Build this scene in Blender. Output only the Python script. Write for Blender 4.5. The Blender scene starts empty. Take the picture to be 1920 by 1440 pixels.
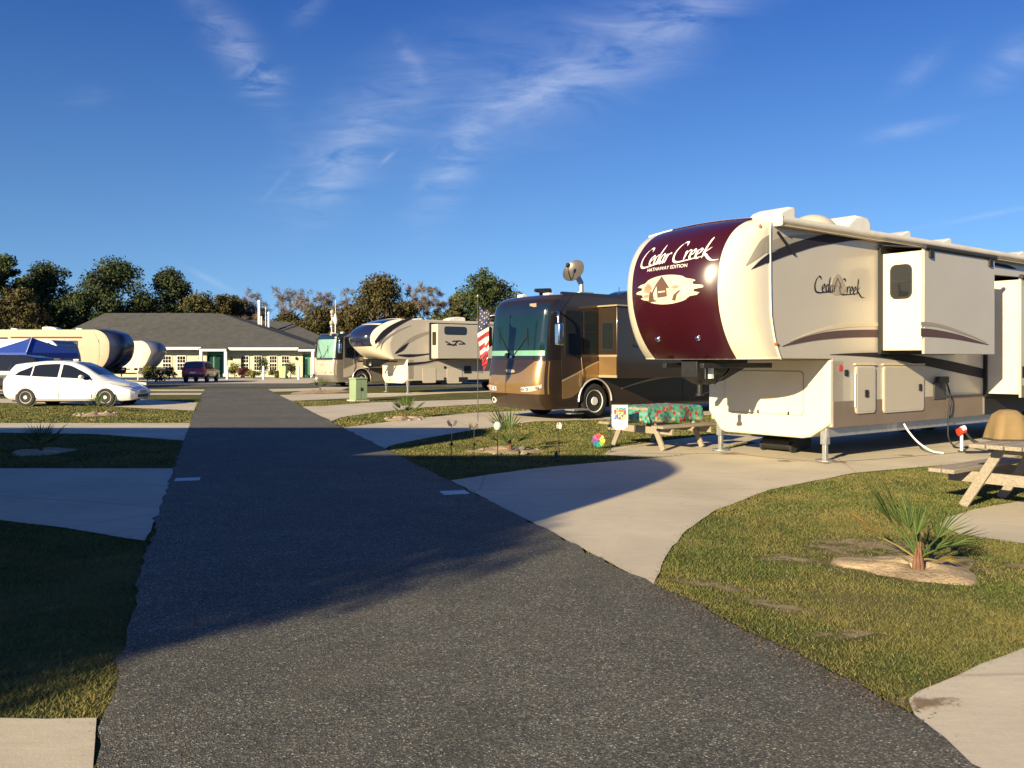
import bpy, bmesh, math, random
import numpy as np
from mathutils import Vector, Matrix
R = math.radians
SC = bpy.context.scene
COL = SC.collection

# ---------------------------------------------------------------- camera, sky, sun, exposure
cam_data = bpy.data.cameras.new("camera")
cam = bpy.data.objects.new("camera", cam_data)
COL.objects.link(cam)
cam.location = (0, 0, 1.65)
cam.rotation_euler = (R(90), 0, 0)
cam_data.sensor_width = 36.0
cam_data.lens = 30.0                    # 1600 px on a 1920 px wide picture
cam_data.shift_y = -46.0 / 1920.0       # horizon a little above the middle
cam_data.clip_start = 0.1
cam_data.clip_end = 6000
SC.camera = cam

SUN_FROM = 215.0                        # compass bearing (clockwise from +Y) the light comes from
SUN_EL = 18.0
SC.view_settings.view_transform = 'Standard'
SC.view_settings.look = 'None'
SC.view_settings.gamma = 1
SC.view_settings.use_curve_mapping = False
SC.view_settings.exposure = 1.08

sun_data = bpy.data.lights.new("sun", 'SUN')
sun_data.energy = 5.0
sun_data.angle = R(0.6)
sun_data.color = (1.0, 0.83, 0.51)
sun = bpy.data.objects.new("sun", sun_data)
COL.objects.link(sun)
sd = Vector((math.sin(R(SUN_FROM)) * math.cos(R(SUN_EL)), math.cos(R(SUN_FROM)) * math.cos(R(SUN_EL)), math.sin(R(SUN_EL))))
sun.rotation_euler = sd.to_track_quat('Z', 'Y').to_euler()
sun.location = sd * 60

world = bpy.data.worlds.new("World")
SC.world = world
world.use_nodes = True


def build_sky():
    nt = world.node_tree
    N, L = nt.nodes, nt.links
    N.clear()
    out = N.new('ShaderNodeOutputWorld')
    bg = N.new('ShaderNodeBackground')
    L.new(bg.outputs[0], out.inputs[0])
    bg.inputs[1].default_value = 0.085
    sky = N.new('ShaderNodeTexSky')
    sky.sky_type = 'NISHITA'
    sky.sun_disc = False
    sky.sun_elevation = R(SUN_EL)
    sky.sun_rotation = R(SUN_FROM)
    sky.altitude = 0
    sky.air_density = 1.0
    sky.dust_density = 0.35
    sky.ozone_density = 2.5
    # look a little above the true direction, so that the low sun's yellow band stays below the tree line
    tcv = N.new('ShaderNodeTexCoord')
    va = N.new('ShaderNodeVectorMath')
    va.operation = 'MULTIPLY_ADD'
    va.inputs[1].default_value = (1, 1, .85)
    va.inputs[2].default_value = (0, 0, .17)
    L.new(tcv.outputs['Generated'], va.inputs[0])
    vn = N.new('ShaderNodeVectorMath')
    vn.operation = 'NORMALIZE'
    L.new(va.outputs[0], vn.inputs[0])
    L.new(vn.outputs[0], sky.inputs[0])
    # cirrus: streaks laid out on the sky by direction (tangent plane of the +Y direction)
    tc = N.new('ShaderNodeTexCoord')
    sep = N.new('ShaderNodeSeparateXYZ')
    L.new(tc.outputs['Generated'], sep.inputs[0])

    def mth(op, a, b=None, clamp=False):
        n = N.new('ShaderNodeMath')
        n.operation = op
        n.use_clamp = clamp
        for i, v in enumerate((a, b)):
            if v is None:
                continue
            if isinstance(v, (int, float)):
                n.inputs[i].default_value = v
            else:
                L.new(v, n.inputs[i])
        return n.outputs[0]
    yy = mth('MAXIMUM', sep.outputs[1], 0.05)
    u = mth('DIVIDE', sep.outputs[0], yy)
    v = mth('DIVIDE', sep.outputs[2], yy)
    comb = N.new('ShaderNodeCombineXYZ')
    L.new(u, comb.inputs[0])
    L.new(v, comb.inputs[1])

    def fib(rot, sx, sy, scale, det=9):
        mp = N.new('ShaderNodeMapping')
        mp.inputs['Rotation'].default_value = (0, 0, R(rot))
        mp.inputs['Scale'].default_value = (sx, sy, 1)
        L.new(comb.outputs[0], mp.inputs[0])
        nz = N.new('ShaderNodeTexNoise')
        nz.inputs['Scale'].default_value = scale
        nz.inputs['Detail'].default_value = det
        nz.inputs['Roughness'].default_value = 0.62
        nz.inputs['Distortion'].default_value = 0.7
        L.new(mp.outputs[0], nz.inputs[0])
        return nz.outputs[0]
    f1 = fib(-35, 1.0, 3.2, 7.0)
    f2 = fib(-58, 1.0, 4.5, 10.0)
    f3 = fib(40, 1.0, 3.0, 12.0)

    def ridge(x, lo, hi):
        mr = N.new('ShaderNodeMapRange')
        mr.inputs[1].default_value = lo
        mr.inputs[2].default_value = hi
        mr.clamp = True
        L.new(x, mr.inputs[0])
        return mr.outputs[0]
    f1r, f2r, f3r = ridge(f1, .36, .78), ridge(f2, .36, .78), ridge(f3, .38, .75)

    def blob(px, py, lx, ly, ang, amp, fibre):
        """soft elongated cloud streak around one direction, broken up by a fibrous noise"""
        cu, cv = (px - 960) / 1600, (674 - py) / 1600
        ca, sa = math.cos(R(ang)), math.sin(R(ang))
        du, dv = mth('SUBTRACT', u, cu), mth('SUBTRACT', v, cv)
        a = mth('ADD', mth('MULTIPLY', du, ca), mth('MULTIPLY', dv, sa))
        b = mth('SUBTRACT', mth('MULTIPLY', dv, ca), mth('MULTIPLY', du, sa))
        a = mth('DIVIDE', a, lx / 1600)
        b = mth('DIVIDE', b, ly / 1600)
        r2 = mth('ADD', mth('MULTIPLY', a, a), mth('MULTIPLY', b, b))
        g = mth('POWER', 2.718, mth('MULTIPLY', r2, -1.0))
        return mth('MULTIPLY', mth('MULTIPLY', g, amp), fibre)
    parts = [blob(1130, 95, 270, 85, 30, .62, f1r), blob(820, 120, 200, 60, 25, .18, f1r), blob(985, 180, 130, 38, 24, .75, f1r), blob(860, 285, 130, 40, 62, .85, f2r),
             blob(700, 235, 200, 70, 40, .50, f2r), blob(1260, 40, 170, 60, 40, .5, f1r), blob(630, 310, 90, 40, 60, .6, f2r),
             blob(460, 110, 95, 32, -58, .75, f3r), blob(490, 155, 40, 20, 15, .8, f3r), blob(380, 30, 110, 28, -55, .25, f3r),
             blob(772, 118, 45, 16, -60, .6, f3r), blob(1700, 242, 75, 14, 14, .55, f1r), blob(1725, 130, 60, 18, 40, .5, f1r),
             blob(1900, 115, 80, 34, 40, .75, f1r), blob(170, 180, 60, 16, 10, .3, f1r), blob(1840, 405, 120, 5, 11, .5, f1r),
             blob(520, 345, 34, 5, 48, .5, f1r), blob(727, 296, 16, 4, 42, .8, f1r), blob(580, 15, 40, 20, 50, .35, f3r),
             blob(395, 525, 60, 6, -28, .5, f1r), blob(788, 346, 18, 10, 40, .5, f1r)]
    tot = parts[0]
    for p in parts[1:]:
        tot = mth('ADD', tot, p)
    tot = mth('MULTIPLY', tot, 0.5)
    tot = mth('MULTIPLY', tot, mth('GREATER_THAN', sep.outputs[1], 0.05))
    tot = mth('MINIMUM', tot, 0.8)
    mix = N.new('ShaderNodeMix')
    mix.data_type = 'RGBA'
    L.new(tot, mix.inputs[0])
    hs = N.new('ShaderNodeHueSaturation')
    hs.inputs['Saturation'].default_value = SKY_SAT
    hs.inputs['Hue'].default_value = SKY_HUE
    L.new(sky.outputs[0], hs.inputs['Color'])
    # deeper blue with height
    mrz = N.new('ShaderNodeMapRange')
    mrz.inputs[1].default_value = 0.0
    mrz.inputs[2].default_value = 0.42
    L.new(sep.outputs[2], mrz.inputs[0])
    deep = N.new('ShaderNodeMix')
    deep.data_type = 'RGBA'
    deep.blend_type = 'MULTIPLY'
    L.new(mrz.outputs[0], deep.inputs[0])
    L.new(hs.outputs[0], deep.inputs[6])
    deep.inputs[7].default_value = (.27, .43, .82, 1)
    L.new(deep.outputs[2], mix.inputs[6])
    mix.inputs[7].default_value = (4.2, 4.6, 5.6, 1)
    L.new(mix.outputs[2], bg.inputs[0])


SKY_SAT, SKY_HUE = 1.15, 0.497
build_sky()

# ---------------------------------------------------------------- helpers: properties and materials
F, H0, HZ, CX = 1600.0, 1.65, 674.0, 960.0


def G(px, py, z=0.0):
    """ground position (metres) of a place surveyed on the photograph"""
    Y = (H0 - z) * F / (py - HZ)
    return ((px - CX) / F * Y, Y)


def HT(py, Y):
    return H0 + (HZ - py) / F * Y


def tag(o, label=None, cat=None, group=None, kind=None):
    if label:
        o['label'] = label
    if cat:
        o['category'] = cat
    if group:
        o['group'] = group
    if kind:
        o['kind'] = kind
    return o


def thing(name, label, cat, loc=(0, 0, 0), rot=0.0, group=None):
    o = bpy.data.objects.new(name, None)
    COL.objects.link(o)
    o.empty_display_size = 0.3
    o.location = loc
    o.rotation_euler = (0, 0, rot)
    return tag(o, label, cat, group)


MATS = {}


def mat(name, col, rough=0.5, metal=0.0, coat=0.0, var=0.12, scale=3.0, bump=0.0, bscale=40.0, spec=0.5, trans=0.0, alpha=1.0):
    if name in MATS:
        return MATS[name]
    m = bpy.data.materials.new(name)
    m.use_nodes = True
    nt = m.node_tree
    b = nt.nodes['Principled BSDF']
    b.inputs['Roughness'].default_value = rough
    b.inputs['Metallic'].default_value = metal
    b.inputs['Coat Weight'].default_value = coat
    b.inputs['Coat Roughness'].default_value = 0.06
    b.inputs['Specular IOR Level'].default_value = spec
    b.inputs['Transmission Weight'].default_value = trans
    b.inputs['Alpha'].default_value = alpha
    c = list(col) + [1.0]
    if var > 0:
        tc = nt.nodes.new('ShaderNodeTexCoord')
        nz = nt.nodes.new('ShaderNodeTexNoise')
        nz.inputs['Scale'].default_value = scale
        nz.inputs['Detail'].default_value = 6
        nz.inputs['Roughness'].default_value = 0.6
        nt.links.new(tc.outputs['Object'], nz.inputs['Vector'])
        mr = nt.nodes.new('ShaderNodeMapRange')
        mr.inputs[1].default_value = 0.3
        mr.inputs[2].default_value = 0.7
        nt.links.new(nz.outputs[0], mr.inputs[0])
        mx = nt.nodes.new('ShaderNodeMix')
        mx.data_type = 'RGBA'
        mx.inputs[6].default_value = [min(1, x * (1 - var)) for x in col] + [1]
        mx.inputs[7].default_value = [min(1, x * (1 + var * .7)) for x in col] + [1]
        nt.links.new(mr.outputs[0], mx.inputs[0])
        nt.links.new(mx.outputs[2], b.inputs['Base Color'])
    else:
        b.inputs['Base Color'].default_value = c
    if bump > 0:
        tc2 = nt.nodes.new('ShaderNodeTexCoord')
        n2 = nt.nodes.new('ShaderNodeTexNoise')
        n2.inputs['Scale'].default_value = bscale
        n2.inputs['Detail'].default_value = 4
        nt.links.new(tc2.outputs['Object'], n2.inputs['Vector'])
        bp = nt.nodes.new('ShaderNodeBump')
        bp.inputs['Strength'].default_value = bump
        bp.inputs['Distance'].default_value = 0.02
        nt.links.new(n2.outputs[0], bp.inputs['Height'])
        nt.links.new(bp.outputs[0], b.inputs['Normal'])
    MATS[name] = m
    return m


def nodemat(name):
    m = bpy.data.materials.new(name)
    m.use_nodes = True
    MATS[name] = m
    nt = m.node_tree
    b = nt.nodes['Principled BSDF']

    def node(t, **kw):
        n = nt.nodes.new(t)
        for k, v in kw.items():
            if k in n.inputs:
                n.inputs[k].default_value = v
            else:
                setattr(n, k, v)
        return n

    def ramp(src, stops, interp='LINEAR'):
        r = nt.nodes.new('ShaderNodeValToRGB')
        r.color_ramp.interpolation = interp
        e = r.color_ramp.elements
        while len(e) < len(stops):
            e.new(0.5)
        for i, (p, c) in enumerate(stops):
            e[i].position = p
            e[i].color = (list(c) + [1])[:4] if isinstance(c, (tuple, list)) else (c, c, c, 1)
        nt.links.new(src, r.inputs[0])
        return r.outputs[0]

    def mixc(fac, a, b_, mode='MIX'):
        x = nt.nodes.new('ShaderNodeMix')
        x.data_type = 'RGBA'
        x.blend_type = mode
        for i, v in ((0, fac), (6, a), (7, b_)):
            if isinstance(v, (int, float)):
                x.inputs[i].default_value = v
            elif isinstance(v, (tuple, list)):
                x.inputs[i].default_value = (list(v) + [1])[:4]
            else:
                nt.links.new(v, x.inputs[i])
        return x.outputs[2]

    def noise(vec, scale, det=6, rough=0.6, dist=0.0):
        n = node('ShaderNodeTexNoise')
        n.inputs['Scale'].default_value = scale
        n.inputs['Detail'].default_value = det
        n.inputs['Roughness'].default_value = rough
        n.inputs['Distortion'].default_value = dist
        nt.links.new(vec, n.inputs['Vector'])
        return n.outputs[0]

    def bump(h, strength, dist):
        bp = node('ShaderNodeBump')
        bp.inputs['Strength'].default_value = strength
        bp.inputs['Distance'].default_value = dist
        nt.links.new(h, bp.inputs['Height'])
        nt.links.new(bp.outputs[0], b.inputs['Normal'])
    return m, nt, b, node, ramp, mixc, noise, bump


def mat_asphalt():
    m, nt, b, node, ramp, mixc, noise, bump = nodemat('asphalt')
    tc = node('ShaderNodeTexCoord')
    P = tc.outputs['Object']
    vo = node('ShaderNodeTexVoronoi')
    vo.inputs['Scale'].default_value = 125
    nt.links.new(P, vo.inputs['Vector'])
    sp = node('ShaderNodeSeparateColor')
    nt.links.new(vo.outputs['Color'], sp.inputs[0])
    stones = ramp(sp.outputs[0], [(0, (.042, .041, .034)), (.35, (.071, .069, .057)), (.75, (.125, .120, .098)), (.93, (.20, .19, .155)), (.975, (.33, .305, .25)), (1, (.45, .42, .34))], 'LINEAR')
    far = (.058, .053, .050)
    big = ramp(noise(P, .35, 5), [(.3, .80), (.7, 1.18)])
    mid = ramp(noise(P, 2.2, 7, .65), [(.3, .82), (.7, 1.15)])
    c = mixc(1.0, stones, big, 'MULTIPLY')
    c = mixc(1.0, c, mid, 'MULTIPLY')
    # drifted sandy dust in soft patches, faint tar-dark spots
    dust = ramp(noise(P, .9, 6, .7, .8), [(.52, 0), (.75, .28)])
    c = mixc(dust, c, (.15, .125, .09))
    tar = ramp(noise(P, 1.7, 3, .5, .3), [(.68, 0), (.74, .35)])
    c = mixc(tar, c, (.028, .027, .027))
    nt.links.new(c, b.inputs['Base Color'])
    b.inputs['Roughness'].default_value = 0.85
    b.inputs['Specular IOR Level'].default_value = 0.35
    bump(vo.outputs['Distance'], 0.55, 0.006)
    return m


def mat_concrete(name='concrete', base=(.56, .49, .37)):
    m, nt, b, node, ramp, mixc, noise, bump = nodemat(name)
    tc = node('ShaderNodeTexCoord')
    P = tc.outputs['Object']
    lo = tuple(x * .86 for x in base)
    hi = tuple(min(1, x * 1.1) for x in base)
    c = ramp(noise(P, .7, 6, .6, .5), [(.3, lo), (.7, hi)])
    mp = node('ShaderNodeMapping')
    mp.inputs['Scale'].default_value = (1, 7, 1)
    mp.inputs['Rotation'].default_value = (0, 0, R(60))
    nt.links.new(P, mp.inputs[0])
    broom = ramp(noise(mp.outputs[0], 3.0, 6, .7), [(.3, .9), (.7, 1.06)])
    c = mixc(1.0, c, broom, 'MULTIPLY')
    fine = ramp(noise(P, 60, 3), [(.3, .93), (.75, 1.05)])
    c = mixc(1.0, c, fine, 'MULTIPLY')
    spots = ramp(noise(P, 1.6, 4, .5, 1.2), [(.66, 0), (.76, .45)])
    c = mixc(spots, c, tuple(x * .6 for x in base))
    drip = ramp(noise(P, 5.5, 3, .5, .2), [(.70, 0), (.76, .5)])
    c = mixc(drip, c, tuple(x * .55 for x in base))
    vc = node('ShaderNodeTexVoronoi', feature='DISTANCE_TO_EDGE')
    vc.inputs['Scale'].default_value = .16
    nt.links.new(P, vc.inputs['Vector'])
    crack = ramp(vc.outputs['Distance'], [(0, .45), (.004, 0)])
    c = mixc(crack, c, tuple(x * .4 for x in base))
    nt.links.new(c, b.inputs['Base Color'])
    b.inputs['Roughness'].default_value = 0.9
    b.inputs['Specular IOR Level'].default_value = 0.25
    bump(noise(P, 90, 3), 0.25, 0.004)
    return m


def mat_ground():
    m, nt, b, node, ramp, mixc, noise, bump = nodemat('lawn')
    tc = node('ShaderNodeTexCoord')
    P = tc.outputs['Object']
    g = ramp(noise(P, 9, 6, .7), [(.25, (.055, .062, .018)), (.5, (.10, .105, .032)), (.75, (.17, .155, .055))])
    dry = ramp(noise(P, .55, 6, .62, .6), [(.5, 0), (.68, .75)])
    c = mixc(dry, g, (.20, .165, .07))
    bare = ramp(noise(P, 1.5, 6, .6, .8), [(.66, 0), (.74, .85)])
    c = mixc(bare, c, (.36, .27, .16))
    fine = ramp(noise(P, 70, 4), [(.3, .55), (.7, 1.35)])
    c = mixc(1.0, c, fine, 'MULTIPLY')
    nt.links.new(c, b.inputs['Base Color'])
    b.inputs['Roughness'].default_value = 1.0
    b.inputs['Specular IOR Level'].default_value = 0.1
    bump(noise(P, 55, 5), 0.8, 0.03)
    return m


def mat_sand():
    m, nt, b, node, ramp, mixc, noise, bump = nodemat('sand')
    tc = node('ShaderNodeTexCoord')
    P = tc.outputs['Object']
    c = ramp(noise(P, 3.5, 7, .65), [(.3, (.27, .19, .11)), (.55, (.44, .33, .20)), (.75, (.55, .43, .27))])
    f = ramp(noise(P, 45, 4), [(.3, .75), (.7, 1.15)])
    c = mixc(1.0, c, f, 'MULTIPLY')
    nt.links.new(c, b.inputs['Base Color'])
    b.inputs['Roughness'].default_value = 1.0
    bump(noise(P, 30, 6), 0.7, 0.03)
    return m


def mat_soft_sand():
    m, nt, b, node, ramp, mixc, noise, bump = nodemat('thin_sand')
    tc = node('ShaderNodeTexCoord')
    gm = node('ShaderNodeNewGeometry')
    P = gm.outputs['Position']
    c = ramp(noise(P, 4, 7, .65), [(.3, (.27, .19, .11)), (.7, (.48, .37, .23))])
    nt.links.new(c, b.inputs['Base Color'])
    b.inputs['Roughness'].default_value = 1.0
    ln = node('ShaderNodeVectorMath', operation='LENGTH')
    nt.links.new(tc.outputs['Object'], ln.inputs[0])
    nz = noise(P, 6, 9, .75, .5)
    gain = node('ShaderNodeMath', operation='MULTIPLY_ADD')
    nt.links.new(nz, gain.inputs[0])
    gain.inputs[1].default_value = 4.2
    gain.inputs[2].default_value = -1.75
    a = node('ShaderNodeMath', operation='SUBTRACT')
    nt.links.new(gain.outputs[0], a.inputs[0])
    nt.links.new(ln.outputs['Value'], a.inputs[1])
    mr = node('ShaderNodeMapRange')
    mr.inputs[1].default_value = -.35
    mr.inputs[2].default_value = .25
    mr.inputs[4].default_value = .7
    nt.links.new(a.outputs[0], mr.inputs[0])
    nt.links.new(mr.outputs[0], b.inputs['Alpha'])
    return m


def mat_leaf(name, c0, c1, c2):
    m, nt, b, node, ramp, mixc, noise, bump = nodemat(name)
    gi = node('ShaderNodeNewGeometry')
    c = ramp(gi.outputs['Random Per Island'], [(0, c0), (.55, c1), (1, c2)])
    tc = node('ShaderNodeTexCoord')
    big = ramp(noise(tc.outputs['Object'], .22, 3), [(.35, .7), (.65, 1.25)])
    c = mixc(1.0, c, big, 'MULTIPLY')
    nt.links.new(c, b.inputs['Base Color'])
    b.inputs['Roughness'].default_value = 0.75
    b.inputs['Specular IOR Level'].default_value = 0.2
    return m


def mat_blades():
    m, nt, b, node, ramp, mixc, noise, bump = nodemat('grass_blades')
    gi = node('ShaderNodeNewGeometry')
    tc = node('ShaderNodeTexCoord')
    c = ramp(gi.outputs['Random Per Island'], [(0, (.052, .076, .020)), (.45, (.080, .108, .028)), (.75, (.122, .140, .042)), (.92, (.20, .175, .07)), (1, (.27, .21, .10))])
    d = ramp(noise(tc.outputs['Object'], .9, 5, .65, .5), [(.42, 0), (.64, .8)])
    c = mixc(d, c, (.22, .18, .065))
    nt.links.new(c, b.inputs['Base Color'])
    b.inputs['Roughness'].default_value = 0.7
    b.inputs['Specular IOR Level'].default_value = 0.15
    return m


def mat_wood(name, base):
    m, nt, b, node, ramp, mixc, noise, bump = nodemat(name)
    tc = node('ShaderNodeTexCoord')
    mp = node('ShaderNodeMapping')
    mp.inputs['Scale'].default_value = (1.2, 14, 14)
    nt.links.new(tc.outputs['Object'], mp.inputs[0])
    nz = noise(mp.outputs[0], 3, 8, .65, .4)
    c = ramp(nz, [(.3, tuple(x * .65 for x in base)), (.7, tuple(x * 1.2 for x in base))])
    nt.links.new(c, b.inputs['Base Color'])
    b.inputs['Roughness'].default_value = 0.85
    bump(nz, 0.4, 0.01)
    return m


def mat_cloth():
    m, nt, b, node, ramp, mixc, noise, bump = nodemat('floral_cloth')
    tc = node('ShaderNodeTexCoord')
    vo = node('ShaderNodeTexVoronoi')
    vo.inputs['Scale'].default_value = 15
    nt.links.new(tc.outputs['Object'], vo.inputs['Vector'])
    sp = node('ShaderNodeSeparateColor')
    nt.links.new(vo.outputs['Color'], sp.inputs[0])
    fl = ramp(sp.outputs[0], [(0, (.03, .20, .13)), (.30, (.36, .03, .03)), (.52, (.05, .26, .18)), (.66, (.42, .10, .07)), (.80, (.05, .13, .15)), (.90, (.40, .33, .20))], 'CONSTANT')
    edge = ramp(vo.outputs['Distance'], [(.50, 0), (.60, 1)])
    c = mixc(edge, fl, (.10, .33, .25))
    nt.links.new(c, b.inputs['Base Color'])
    b.inputs['Roughness'].default_value = 0.8
    return m


def mat_shingle():
    m, nt, b, node, ramp, mixc, noise, bump = nodemat('shingles')
    tc = node('ShaderNodeTexCoord')
    sep = node('ShaderNodeSeparateXYZ')
    nt.links.new(tc.outputs['Object'], sep.inputs[0])
    P = tc.outputs['Object']
    c = ramp(noise(P, 1.4, 7, .7), [(.3, (.058, .057, .056)), (.7, (.092, .091, .089))])
    wv = node('ShaderNodeMath', operation='MULTIPLY')
    nt.links.new(sep.outputs[2], wv.inputs[0])
    wv.inputs[1].default_value = 5.0
    fr = node('ShaderNodeMath', operation='FRACT')
    nt.links.new(wv.outputs[0], fr.inputs[0])
    rows = ramp(fr.outputs[0], [(0, .90), (.18, 1.0), (1, 1.03)])
    c = mixc(1.0, c, rows, 'MULTIPLY')
    nt.links.new(c, b.inputs['Base Color'])
    b.inputs['Roughness'].default_value = 0.95
    b.inputs['Specular IOR Level'].default_value = 0.2
    return m


# ---------------------------------------------------------------- helpers: meshes
def link_mesh(name, verts, faces, m, parent=None, smooth=None, bevel=0.0, mats=None, fm=None, seg=2):
    me = bpy.data.meshes.new(name)
    me.from_pydata([tuple(v) for v in verts], [], [tuple(f) for f in faces])
    me.validate()
    for x in (mats or [m]):
        me.materials.append(x)
    if fm is not None and len(fm) == len(me.polygons):
        me.polygons.foreach_set('material_index', fm)
    me.update()
    bm = bmesh.new()
    bm.from_mesh(me)
    bmesh.ops.recalc_face_normals(bm, faces=bm.faces)
    bm.to_mesh(me)
    bm.free()
    if smooth is not None:
        me.polygons.foreach_set('use_smooth', [True] * len(me.polygons))
        me.set_sharp_from_angle(angle=R(smooth))
    o = bpy.data.objects.new(name, me)
    COL.objects.link(o)
    if parent:
        o.parent = parent
    if bevel > 0:
        md = o.modifiers.new('bevel', 'BEVEL')
        md.width = bevel
        md.segments = seg
        md.limit_method = 'ANGLE'
        md.angle_limit = R(40)
        me.polygons.foreach_set('use_smooth', [True] * len(me.polygons))
        me.set_sharp_from_angle(angle=R(35))
        md.harden_normals = False
    return o


def np_mesh(name, V, Fc, m, parent=None):
    """big triangle / quad soups straight from numpy arrays"""
    V = np.asarray(V, dtype=np.float32)
    Fc = np.asarray(Fc, dtype=np.int32)
    k = Fc.shape[1]
    me = bpy.data.meshes.new(name)
    me.vertices.add(len(V))
    me.vertices.foreach_set('co', V.ravel())
    me.loops.add(Fc.size)
    me.loops.foreach_set('vertex_index', Fc.ravel())
    me.polygons.add(len(Fc))
    me.polygons.foreach_set('loop_start', np.arange(0, Fc.size, k, dtype=np.int32))
    me.materials.append(m)
    me.update(calc_edges=True)
    o = bpy.data.objects.new(name, me)
    COL.objects.link(o)
    if parent:
        o.parent = parent
    return o


class MB:
    def __init__(s):
        s.v, s.f = [], []

    def add(s, V, Fc):
        n = len(s.v)
        s.v += [tuple(x) for x in V]
        s.f += [tuple(i + n for i in f) for f in Fc]
        return s

    def box(s, x0, x1, y0, y1, z0, z1):
        V = [(x0, y0, z0), (x1, y0, z0), (x1, y1, z0), (x0, y1, z0), (x0, y0, z1), (x1, y0, z1), (x1, y1, z1), (x0, y1, z1)]
        return s.add(V, [(0, 3, 2, 1), (4, 5, 6, 7), (0, 1, 5, 4), (1, 2, 6, 5), (2, 3, 7, 6), (3, 0, 4, 7)])

    def obox(s, p0, p1, w, h, up=(0, 0, 1)):
        """beam from p0 to p1, w across, h along up"""
        p0, p1 = Vector(p0), Vector(p1)
        d = (p1 - p0).normalized()
        upv = Vector(up)
        r = d.cross(upv)
        if r.length < 1e-4:
            r = d.cross(Vector((1, 0, 0)))
        r.normalize()
        u = r.cross(d).normalized()
        V = []
        for p in (p0, p1):
            for a, b in ((-1, -1), (1, -1), (1, 1), (-1, 1)):
                V.append(p + r * (a * w / 2) + u * (b * h / 2))
        return s.add(V, [(0, 1, 2, 3), (7, 6, 5, 4), (0, 4, 5, 1), (1, 5, 6, 2), (2, 6, 7, 3), (3, 7, 4, 0)])

    def cyl(s, p0, p1, r0, r1=None, n=12, cap=True):
        r1 = r0 if r1 is None else r1
        p0, p1 = Vector(p0), Vector(p1)
        d = (p1 - p0).normalized()
        a = d.cross(Vector((0, 0, 1)))
        if a.length < 1e-3:
            a = Vector((1, 0, 0))
        a.normalize()
        b = d.cross(a)
        V = []
        for p, r in ((p0, r0), (p1, r1)):
            for i in range(n):
                t = 2 * math.pi * i / n
                V.append(p + a * (r * math.cos(t)) + b * (r * math.sin(t)))
        Fc = [(i, (i + 1) % n, n + (i + 1) % n, n + i) for i in range(n)]
        if cap:
            Fc += [tuple(range(n))[::-1], tuple(range(n, 2 * n))]
        return s.add(V, Fc)

    def tube(s, pts, r, n=8):
        pts = [Vector(p) for p in pts]
        rs = r if isinstance(r, (list, tuple)) else [r] * len(pts)
        V, Fc = [], []
        prev = None
        for i, p in enumerate(pts):
            d = (pts[min(i + 1, len(pts) - 1)] - pts[max(i - 1, 0)]).normalized()
            a = d.cross(Vector((0, 0, 1))) if prev is None else prev - d * prev.dot(d)
            if a.length < 1e-3:
                a = d.cross(Vector((1, 0, 0)))
            a.normalize()
            prev = a
            b = d.cross(a)
            for k in range(n):
                t = 2 * math.pi * k / n
                V.append(p + a * (rs[i] * math.cos(t)) + b * (rs[i] * math.sin(t)))
        for i in range(len(pts) - 1):
            for k in range(n):
                Fc.append((i * n + k, i * n + (k + 1) % n, (i + 1) * n + (k + 1) % n, (i + 1) * n + k))
        Fc += [tuple(range(n))[::-1], tuple(range((len(pts) - 1) * n, len(pts) * n))]
        return s.add(V, Fc)

    def lathe(s, prof, c=(0, 0, 0), axis='z', n=24):
        V, Fc = [], []
        for r, h in prof:
            for k in range(n):
                t = 2 * math.pi * k / n
                a, b = r * math.cos(t), r * math.sin(t)
                p = {'z': (a, b, h), 'y': (a, h, b), 'x': (h, a, b)}[axis]
                V.append((p[0] + c[0], p[1] + c[1], p[2] + c[2]))
        m = len(prof)
        for i in range(m - 1):
            for k in range(n):
                Fc.append((i * n + k, i * n + (k + 1) % n, (i + 1) * n + (k + 1) % n, (i + 1) * n + k))
        if prof[0][0] > 1e-5:
            Fc.append(tuple(range(n))[::-1])
        if prof[-1][0] > 1e-5:
            Fc.append(tuple(range((m - 1) * n, m * n)))
        return s.add(V, Fc)

    def prism(s, poly, h0, h1, axis='y'):
        """2D polygon extruded along an axis; polygon coords are the two other axes in order"""
        n = len(poly)

        def mk(a, b, h):
            return {'y': (a, h, b), 'x': (h, a, b), 'z': (a, b, h)}[axis]
        V = [mk(a, b, h0) for a, b in poly] + [mk(a, b, h1) for a, b in poly]
        Fc = [tuple(range(n)), tuple(range(n, 2 * n))[::-1]] + [(i, (i + 1) % n, n + (i + 1) % n, n + i) for i in range(n)]
        return s.add(V, Fc)

    def grid(s, fn, nu, nv):
        V = [fn(i / nu, j / nv) for i in range(nu + 1) for j in range(nv + 1)]
        Fc = [(i * (nv + 1) + j, (i + 1) * (nv + 1) + j, (i + 1) * (nv + 1) + j + 1, i * (nv + 1) + j + 1) for i in range(nu) for j in range(nv)]
        return s.add(V, Fc)

    def sphere(s, c, rx, ry=None, rz=None, nu=16, nv=10):
        ry = rx if ry is None else ry
        rz = rx if rz is None else rz
        prof = [(math.sin(math.pi * j / nv), -math.cos(math.pi * j / nv)) for j in range(nv + 1)]
        V, Fc = [], []
        for r, h in prof:
            for k in range(nu):
                t = 2 * math.pi * k / nu
                V.append((c[0] + rx * r * math.cos(t), c[1] + ry * r * math.sin(t), c[2] + rz * h))
        for i in range(nv):
            for k in range(nu):
                Fc.append((i * nu + k, i * nu + (k + 1) % nu, (i + 1) * nu + (k + 1) % nu, (i + 1) * nu + k))
        return s.add(V, Fc)

    def build(s, name, m, parent=None, **kw):
        return link_mesh(name, s.v, s.f, m, parent, **kw)


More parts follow.
